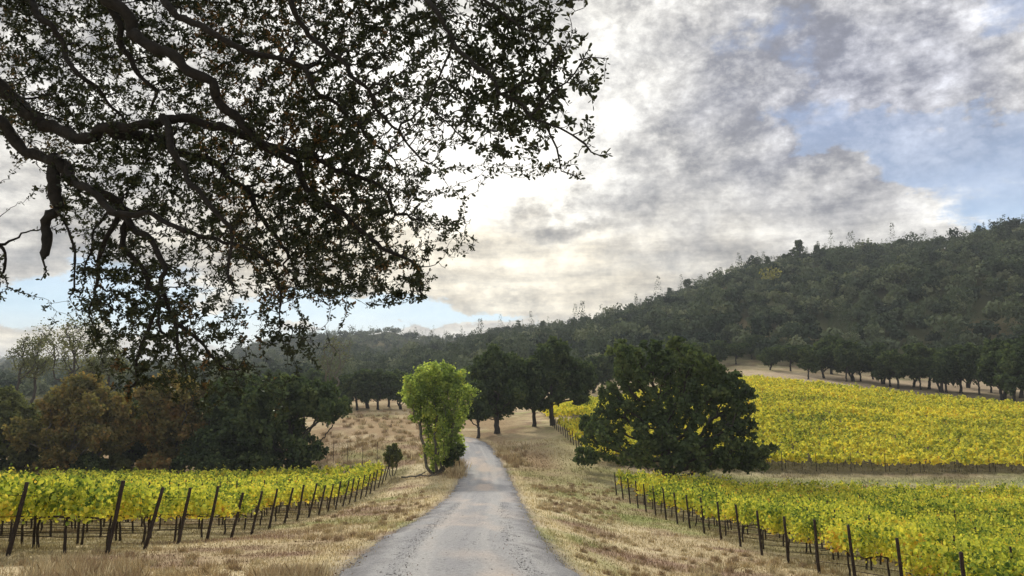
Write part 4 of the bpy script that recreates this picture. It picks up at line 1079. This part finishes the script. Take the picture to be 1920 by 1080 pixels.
# ------------------------------------------------------------------ the oak that overhangs the view
# limbs: (image x, image y, distance, thickness in image pixels) from the trunk outwards
TRK = (-560, 330, 7.6)
limbs = [
 ([(-560, 330, 7.6), (-330, 240, 7.6), (-150, 225, 7.4), (0, 243, 7.2), (60, 268, 7.1), (110, 300, 7.1), (160, 335, 7.1), (205, 370, 7.2), (232, 405, 7.2), (236, 445, 7.2), (255, 490, 7.2), (280, 540, 7.2), (300, 590, 7.1), (322, 640, 7.1)], 38, 9),
 ([(100, 295, 7.1), (106, 330, 7.05), (105, 380, 7.0), (98, 430, 7.0), (88, 462, 7.0), (80, 486, 7.0)], 22, 15),
 ([(-560, 330, 7.6), (-420, 140, 7.5), (-250, 90, 7.4), (-100, 100, 7.3), (0, 150, 7.2), (60, 215, 7.1), (120, 262, 7.0), (170, 268, 7.0), (215, 252, 6.9), (260, 230, 6.8), (305, 220, 6.8), (370, 222, 6.9), (430, 235, 6.9), (490, 262, 7.0), (560, 285, 7.0), (640, 300, 7.1), (720, 350, 7.2), (780, 420, 7.3)], 42, 8),
 ([(-420, 140, 7.5), (-300, -60, 7.5), (-120, -90, 7.2), (20, -60, 6.9), (75, 30, 6.9), (110, 90, 6.9), (165, 150, 6.9), (210, 195, 7.0), (240, 235, 7.0)], 34, 12),
 ([(20, -60, 6.9), (120, -60, 6.7), (185, -20, 6.7), (205, 60, 6.7), (240, 110, 6.8), (268, 150, 6.8), (285, 220, 6.9)], 24, 10),
 ([(120, -60, 6.7), (190, -40, 6.4), (225, 40, 6.4), (255, 90, 6.5), (320, 120, 6.5), (385, 150, 6.5), (415, 200, 6.6), (470, 240, 6.7), (530, 300, 6.8), (600, 360, 7.0), (690, 430, 7.2), (760, 500, 7.3), (795, 560, 7.3)], 26, 6),
 ([(-120, -90, 7.2), (120, -150, 6.6), (290, -50, 6.2), (345, 30, 6.2), (430, 70, 6.2), (520, 115, 6.3), (590, 170, 6.4), (680, 240, 6.5), (740, 300, 6.6)], 26, 6),
 ([(215, 252, 6.9), (300, 250, 7.3), (360, 285, 7.4), (410, 330, 7.5), (465, 352, 7.6), (495, 400, 7.6), (525, 460, 7.6), (565, 520, 7.6)], 18, 6),
 ([(120, -150, 6.6), (350, -160, 6.0), (520, -70, 5.6), (545, 50, 5.6), (600, 95, 5.7), (675, 160, 5.8), (740, 235, 6.0), (790, 300, 6.2)], 22, 5),
 ([(350, -160, 6.0), (600, -130, 5.2), (750, -40, 4.8), (815, 40, 4.6), (860, 110, 4.5), (920, 170, 4.45), (990, 205, 4.4), (1050, 245, 4.35)], 22, 5),
 ([(600, -130, 5.2), (780, -110, 4.8), (900, -40, 4.5), (960, 20, 4.4), (1000, 70, 4.4)], 14, 5),
 ([(120, 305, 7.1), (150, 340, 6.8), (210, 380, 6.7), (290, 420, 6.7), (370, 440, 6.8), (450, 470, 6.9), (520, 520, 7.0)], 16, 5),
 ([(305, 220, 6.8), (350, 320, 6.6), (400, 400, 6.5), (425, 470, 6.5), (440, 550, 6.5)], 14, 5),
 ([(232, 405, 7.2), (262, 425, 7.0), (290, 470, 6.9), (310, 530, 6.9), (325, 590, 6.9), (340, 650, 6.9), (350, 700, 6.9)], 13, 4),
 ([(225, 395, 7.2), (215, 440, 7.3), (190, 480, 7.4), (175, 530, 7.4), (165, 590, 7.4)], 10, 4),
 ([(106, 395, 7.0), (138, 430, 6.9), (150, 480, 6.9), (147, 530, 6.9), (124, 566, 6.9)], 5, 2.4),
 ([(215, 385, 7.2), (195, 430, 7.0), (163, 480, 7.0), (172, 503, 7.0), (150, 520, 7.0)], 6, 2.4),
 ([(80, 486, 7.0), (84, 505, 7.0), (77, 525, 7.0)], 4, 2),
 ([(520, 520, 7.0), (522, 560, 7.0), (520, 600, 7.0), (540, 612, 7.0)], 4, 2),
 ([(325, 600, 7.0), (360, 640, 7.0), (400, 668, 7.0), (440, 700, 7.0)], 7, 3),
 ([(300, 560, 7.1), (262, 640, 7.1), (245, 700, 7.1), (240, 760, 7.1)], 7, 3),
 ([(-330, 240, 7.6), (-160, 330, 8.6), (-70, 400, 8.8), (-20, 450, 8.8), (5, 490, 8.8), (-5, 530, 8.8)], 16, 4),
 ([(930, 178, 4.45), (975, 165, 4.4), (1020, 150, 4.4), (1050, 100, 4.4), (1078, 62, 4.4)], 5, 1.8),
 ([(1000, 212, 4.4), (1050, 165, 4.35), (1085, 125, 4.3), (1105, 90, 4.3)], 5, 1.8),
 ([(1085, 112, 4.3), (1110, 108, 4.3), (1138, 110, 4.3)], 2.6, 1.6),
 ([(1020, 228, 4.4), (1036, 270, 4.4), (1050, 312, 4.4), (1072, 323, 4.4), (1090, 337, 4.4)], 4, 1.6),
 ([(1050, 240, 4.4), (1085, 258, 4.4), (1108, 282, 4.4), (1130, 290, 4.4), (1146, 288, 4.4)], 4, 1.6),
 ([(800, 200, 4.8), (840, 235, 4.8), (870, 258, 4.8), (893, 267, 4.8)], 3, 1.4),
 ([(790, 300, 6.2), (820, 315, 6.2)], 3, 1.5),
]
def oak():
    r = np.random.default_rng(4)
    P, par, rmin = [], [], []; lut = {}
    for pts, w0, w1 in limbs:
        w1 = min(w1, 3.2) if w0 != 22 or w1 != 15 else w1
        pts = np.array(pts, float); W = np.array([P3(a, b, c) for a, b, c in pts])
        seg = np.linalg.norm(np.diff(W, axis=0), axis=1); t = np.concatenate([[0], seg.cumsum()]); n = max(3, int(t[-1] / .055))
        tt_ = np.linspace(0, t[-1], n); Q = np.stack([np.interp(tt_, t, W[:, i]) for i in range(3)], 1)
        k = 3
        Qs = np.stack([np.convolve(np.pad(Q[:, i], k, 'edge'), np.ones(2 * k + 1) / (2 * k + 1), 'valid') for i in range(3)], 1) if n > 8 else Q
        wig = np.stack([fbm(tt_ * 3.0, tt_ * 0 + 7 * i + w0, 61 + i, 3) - .5 for i in range(3)], 1) * (.17 + .012 * w0 / 4)
        Qs = Qs + wig * np.minimum(1, np.minimum(tt_, t[-1] - tt_) / .25)[:, None]
        Qs[0] = Q[0]
        dd = Qs[:, 1]; ww = (w1 + (w0 - w1) * (1 - tt_ / t[-1]) ** .9) / F * dd / 2
        if not P: root = -1
        else:
            A = np.array(P); root = int(np.linalg.norm(A - Qs[0], axis=1).argmin())
        for i_ in range(n):
            P.append(Qs[i_]); par.append(root if i_ == 0 else len(P) - 2); rmin.append(ww[i_] * (1 + .10 * math.sin(i_ * 1.7 + w0) + .22 * (r.random() < .08)))
    n0 = len(P)
    # where the crown is, read off the photograph in 80 px cells, rows from y = -240
    G = ["777777777777730", "888888888888850", "888888888888850"]
    G[3:] = ["777888778799800", "888779877679630", "998677889886740", "189987789624420", "058888889810000", "015778899850000",
             "015766678610000", "015755321000000", "013655310000000", "000121100000000"]
    att = []
    for gy_i, row in enumerate(G):
        for gx_i, ch in enumerate(row):
            v = int(ch)
            if not v: continue
            n = int(270 * (v / 9) ** 2.2)
            px = gx_i * 80 + r.uniform(0, 80, n) + r.normal(size=n) * 12; py = (gy_i - 3) * 80 + r.uniform(0, 80, n) + r.normal(size=n) * 12
            Dm = np.interp(px, [0, 450, 650, 760, 860, 1150], [7.4, 7.2, 6.6, 5.9, 4.9, 4.35]); low = py > 330 - 0 * px
            Dm = np.where((py > 300) & (px > 450), 7.3, Dm)
            sp = np.interp(Dm, [4.3, 5, 7.4], [.28, .7, 1.5])
            dd = Dm + r.uniform(-.45, 1.5, n) * sp
            att += [P3(a, b, c) for a, b, c in zip(px, py, dd)]
    # beyond the frame on the left, above
    att = [a for a in att if a[0] / a[1] < .118]
    m = 900; px = r.uniform(-520, -20, m); py = r.uniform(-300, 200, m); att += [P3(a, b, c) for a, b, c in zip(px, py, r.uniform(5.8, 9.2, m))]
    # sprig at the left edge of the picture, and loose ends
    m = 150; px = -30 + r.normal(size=m) * 22; py = 490 + r.normal(size=m) * 45; att += [P3(a, b, c) for a, b, c in zip(np.minimum(px, 34), py, r.uniform(8.5, 9.1, m))]
    m = 40; px = r.uniform(500, 600, m); py = r.uniform(625, 672, m); att += [P3(a, b, c) for a, b, c in zip(px, py, r.uniform(6.9, 7.3, m))]
    att = np.array(att)
    Pn, pr = colonize(np.array(P), np.array(par), att, .055, .072, r, infl=.75, iters=80, maxn=90000, jit=.30, sag=.05)
    # shoot orphans are fine: every limb is tied to its parent
    rd, kids = skeleton(Pn, pr, .0022, 2.15)
    rd[:n0] = np.array(rmin) * 1.12
    for i_ in range(n0, len(Pn)): rd[i_] = min(rd[i_], rd[pr[i_]] * .88)
    rd = np.maximum(rd, .0022)
    ch = chains_of(Pn, pr, rd)
    wv, wf = tubes(ch, 9)
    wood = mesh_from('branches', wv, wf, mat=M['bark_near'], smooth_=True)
    # trunk, out of the frame on the left
    a = P3(-560, 330, 7.6); g = float(ground(a[0] - .3, a[1]))
    zz = np.linspace(g - .3, a[2] + .5, 12); tx_ = a[0] - .35 * np.cos(np.linspace(0, 1.5, 12)) + r.normal(size=12) * .03; ty_ = a[1] + r.normal(size=12) * .03
    tv, tf = tubes([(np.stack([tx_, ty_, zz], 1), .36 + .25 * np.exp(-np.linspace(0, 5, 12)))], 14)
    trunk = mesh_from('trunk', tv, tf, mat=M['bark'], smooth_=True)
    # leaves along the thin wood
    th = np.arange(n0, len(Pn)); th = th[rd[th] < .0085]
    th2 = np.arange(n0)[np.array(rmin) < .010]; thin = np.concatenate([th, th2])
    cl_ = fbm(Pn[thin][:, 0] * 2.6 + 11, Pn[thin][:, 2] * 2.6 + Pn[thin][:, 1] * .8, 91, 3)
    cnt_ = np.where(kids[thin] == 0, 9.5, 3.8) * np.clip((cl_ - .36) * 6.5, .18, 2.1); cnt_ = r.poisson(cnt_)
    ix = np.repeat(thin, cnt_); n = len(ix); p = Pn[ix]; pp = Pn[np.maximum(pr[ix], 0)]
    dr = unit(p - pp); t = r.random((n, 1))
    base = pp * (1 - t) + p * t
    ax = unit(dr * .5 + r.normal(size=(n, 3)) * .75 + np.array((0, 0, .05)))
    sz = r.uniform(.024, .050, n) * (1 - .04 * (base[:, 1] < 5.2))
    base = base + ax * .006
    lv, lf = leaves(base, sz, 'oak', axis=ax, r=r)
    rn = np.clip(.45 + r.normal(size=n) * .16 + (fbm(base[:, 0] * 1.5 + 30, base[:, 2] * 1.5, 71) - .5) * .5, 0, 1)
    # autumn-coloured sprays here and there
    au = fbm(base[:, 0] * 1.1 + 9, base[:, 2] * 1.1 + base[:, 1], 83); rn[(au > .64) & (r.random(n) < .5)] = .97
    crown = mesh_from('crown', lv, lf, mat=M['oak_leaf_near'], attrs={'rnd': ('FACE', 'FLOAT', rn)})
    pass
    t_ = thing('oak_tree', 'huge overhanging oak whose gnarled limbs fill the sky above the road', 'tree', (a[0] - .3, a[1], g))
    for nm, me in (('trunk', trunk), ('branches', wood), ('crown', crown)):
        o = obj(nm, me, t_); o.location = (-(a[0] - .3), -a[1], -g)
oak()

# ------------------------------------------------------------------ the house on the far hill, a fallen branch
def solid(name, v, f, mat, parent):
    lo = [i for q in f for i in q]; to = [len(q) for q in f]; st = np.concatenate([[0], np.cumsum(to)[:-1]])
    return obj(name, mesh_from(name, v, loops=lo, starts=st, totals=to, mat=mat), parent)
def box_v(x0, x1, y0, y1, z0, z1):
    return [(x0, y0, z0), (x1, y0, z0), (x1, y1, z0), (x0, y1, z0), (x0, y0, z1), (x1, y0, z1), (x1, y1, z1), (x0, y1, z1)]
BF = [(0, 3, 2, 1), (4, 5, 6, 7), (0, 1, 5, 4), (1, 2, 6, 5), (2, 3, 7, 6), (3, 0, 4, 7)]
def plain(name, c, rough=.8):
    m, nt, out = new_mat(name); b = nt.nodes.new('ShaderNodeBsdfPrincipled')
    t = nt.nodes.new('ShaderNodeTexCoord'); n = noise(nt, V(nt, t.outputs['Object']), 3.0, 5)
    k = n * .3 + .85; nlink(nt, mixc(nt, 1.0, c, combine(nt, k, k, k), 'MULTIPLY'), b.inputs['Base Color']); b.inputs['Roughness'].default_value = rough
    nt.links.new(b.outputs[0], out.inputs[0]); return m
M['wall'] = plain('wall', (.50, .48, .42)); M['roof'] = plain('roof', (.46, .46, .44)); M['glass'] = plain('glass', (.05, .06, .07), .2)
hp, _ = spot(835, 860); hp[2] = zpy(860, 646)
h = thing('farmhouse', 'small pale ranch house alone on the distant wooded hill', 'house', hp, .12)
solid('wall', box_v(-7, 7, -3.5, 3.5, -14, 3), BF, M['wall'], h)
solid('roof', [(-7.8, -4.4, 2.9), (7.8, -4.4, 2.9), (7.8, 4.4, 2.9), (-7.8, 4.4, 2.9), (-6.2, 0, 5.4), (6.2, 0, 5.4)], [(3, 2, 1, 0), (0, 1, 5, 4), (2, 3, 4, 5), (1, 2, 5), (3, 0, 4)], M['roof'], h)
for x in (-5, -1.8, 1.4, 4.6):
    solid('window', box_v(x - .7, x + .7, -3.56, -3.4, .9, 2.3), BF, M['glass'], h)
r = np.random.default_rng(9); p, _ = spot(792, 75)
ch = []
for k, (x0, x1, z) in enumerate([(-1.9, 1.6, .12), (-.6, .4, .5), (.5, 1.9, .42)]):
    q = np.linspace(0, 1, 9); ch.append((np.stack([x0 + (x1 - x0) * q, r.normal(size=9).cumsum() * .05, .06 + z * q + r.normal(size=9) * .03], 1), np.linspace(.09, .03, 9)))
fv, ff = tubes(ch, 7)
obj('fallen_branch', mesh_from('fallen_branch', fv, ff, mat=M['bark_grey'], smooth_=True), None, p, label='dead fallen branch lying at the foot of the yellow-green tree', category='branch')

# ------------------------------------------------------------------ air
HAZE = 0.00020
if HAZE:
    m, nt, out = new_mat('haze')
    pvn = nt.nodes.new('ShaderNodeVolumePrincipled'); pvn.inputs['Color'].default_value = (.80, .88, 1.0, 1); pvn.inputs['Density'].default_value = HAZE; pvn.inputs['Anisotropy'].default_value = 0.2
    nt.links.new(pvn.outputs[0], out.inputs[1])
    zlo, zhi = float(GZ.min()) - 1.5, float(GZ.max()) + 40
    bv = np.array(box_v(-3000, 3000, -3000, 3000, zlo, zhi), float)
    obj('haze', mesh_from('haze', bv, loops=[i for q in BF for i in q], starts=np.arange(6) * 4, totals=np.full(6, 4), mat=m), kind='stuff')
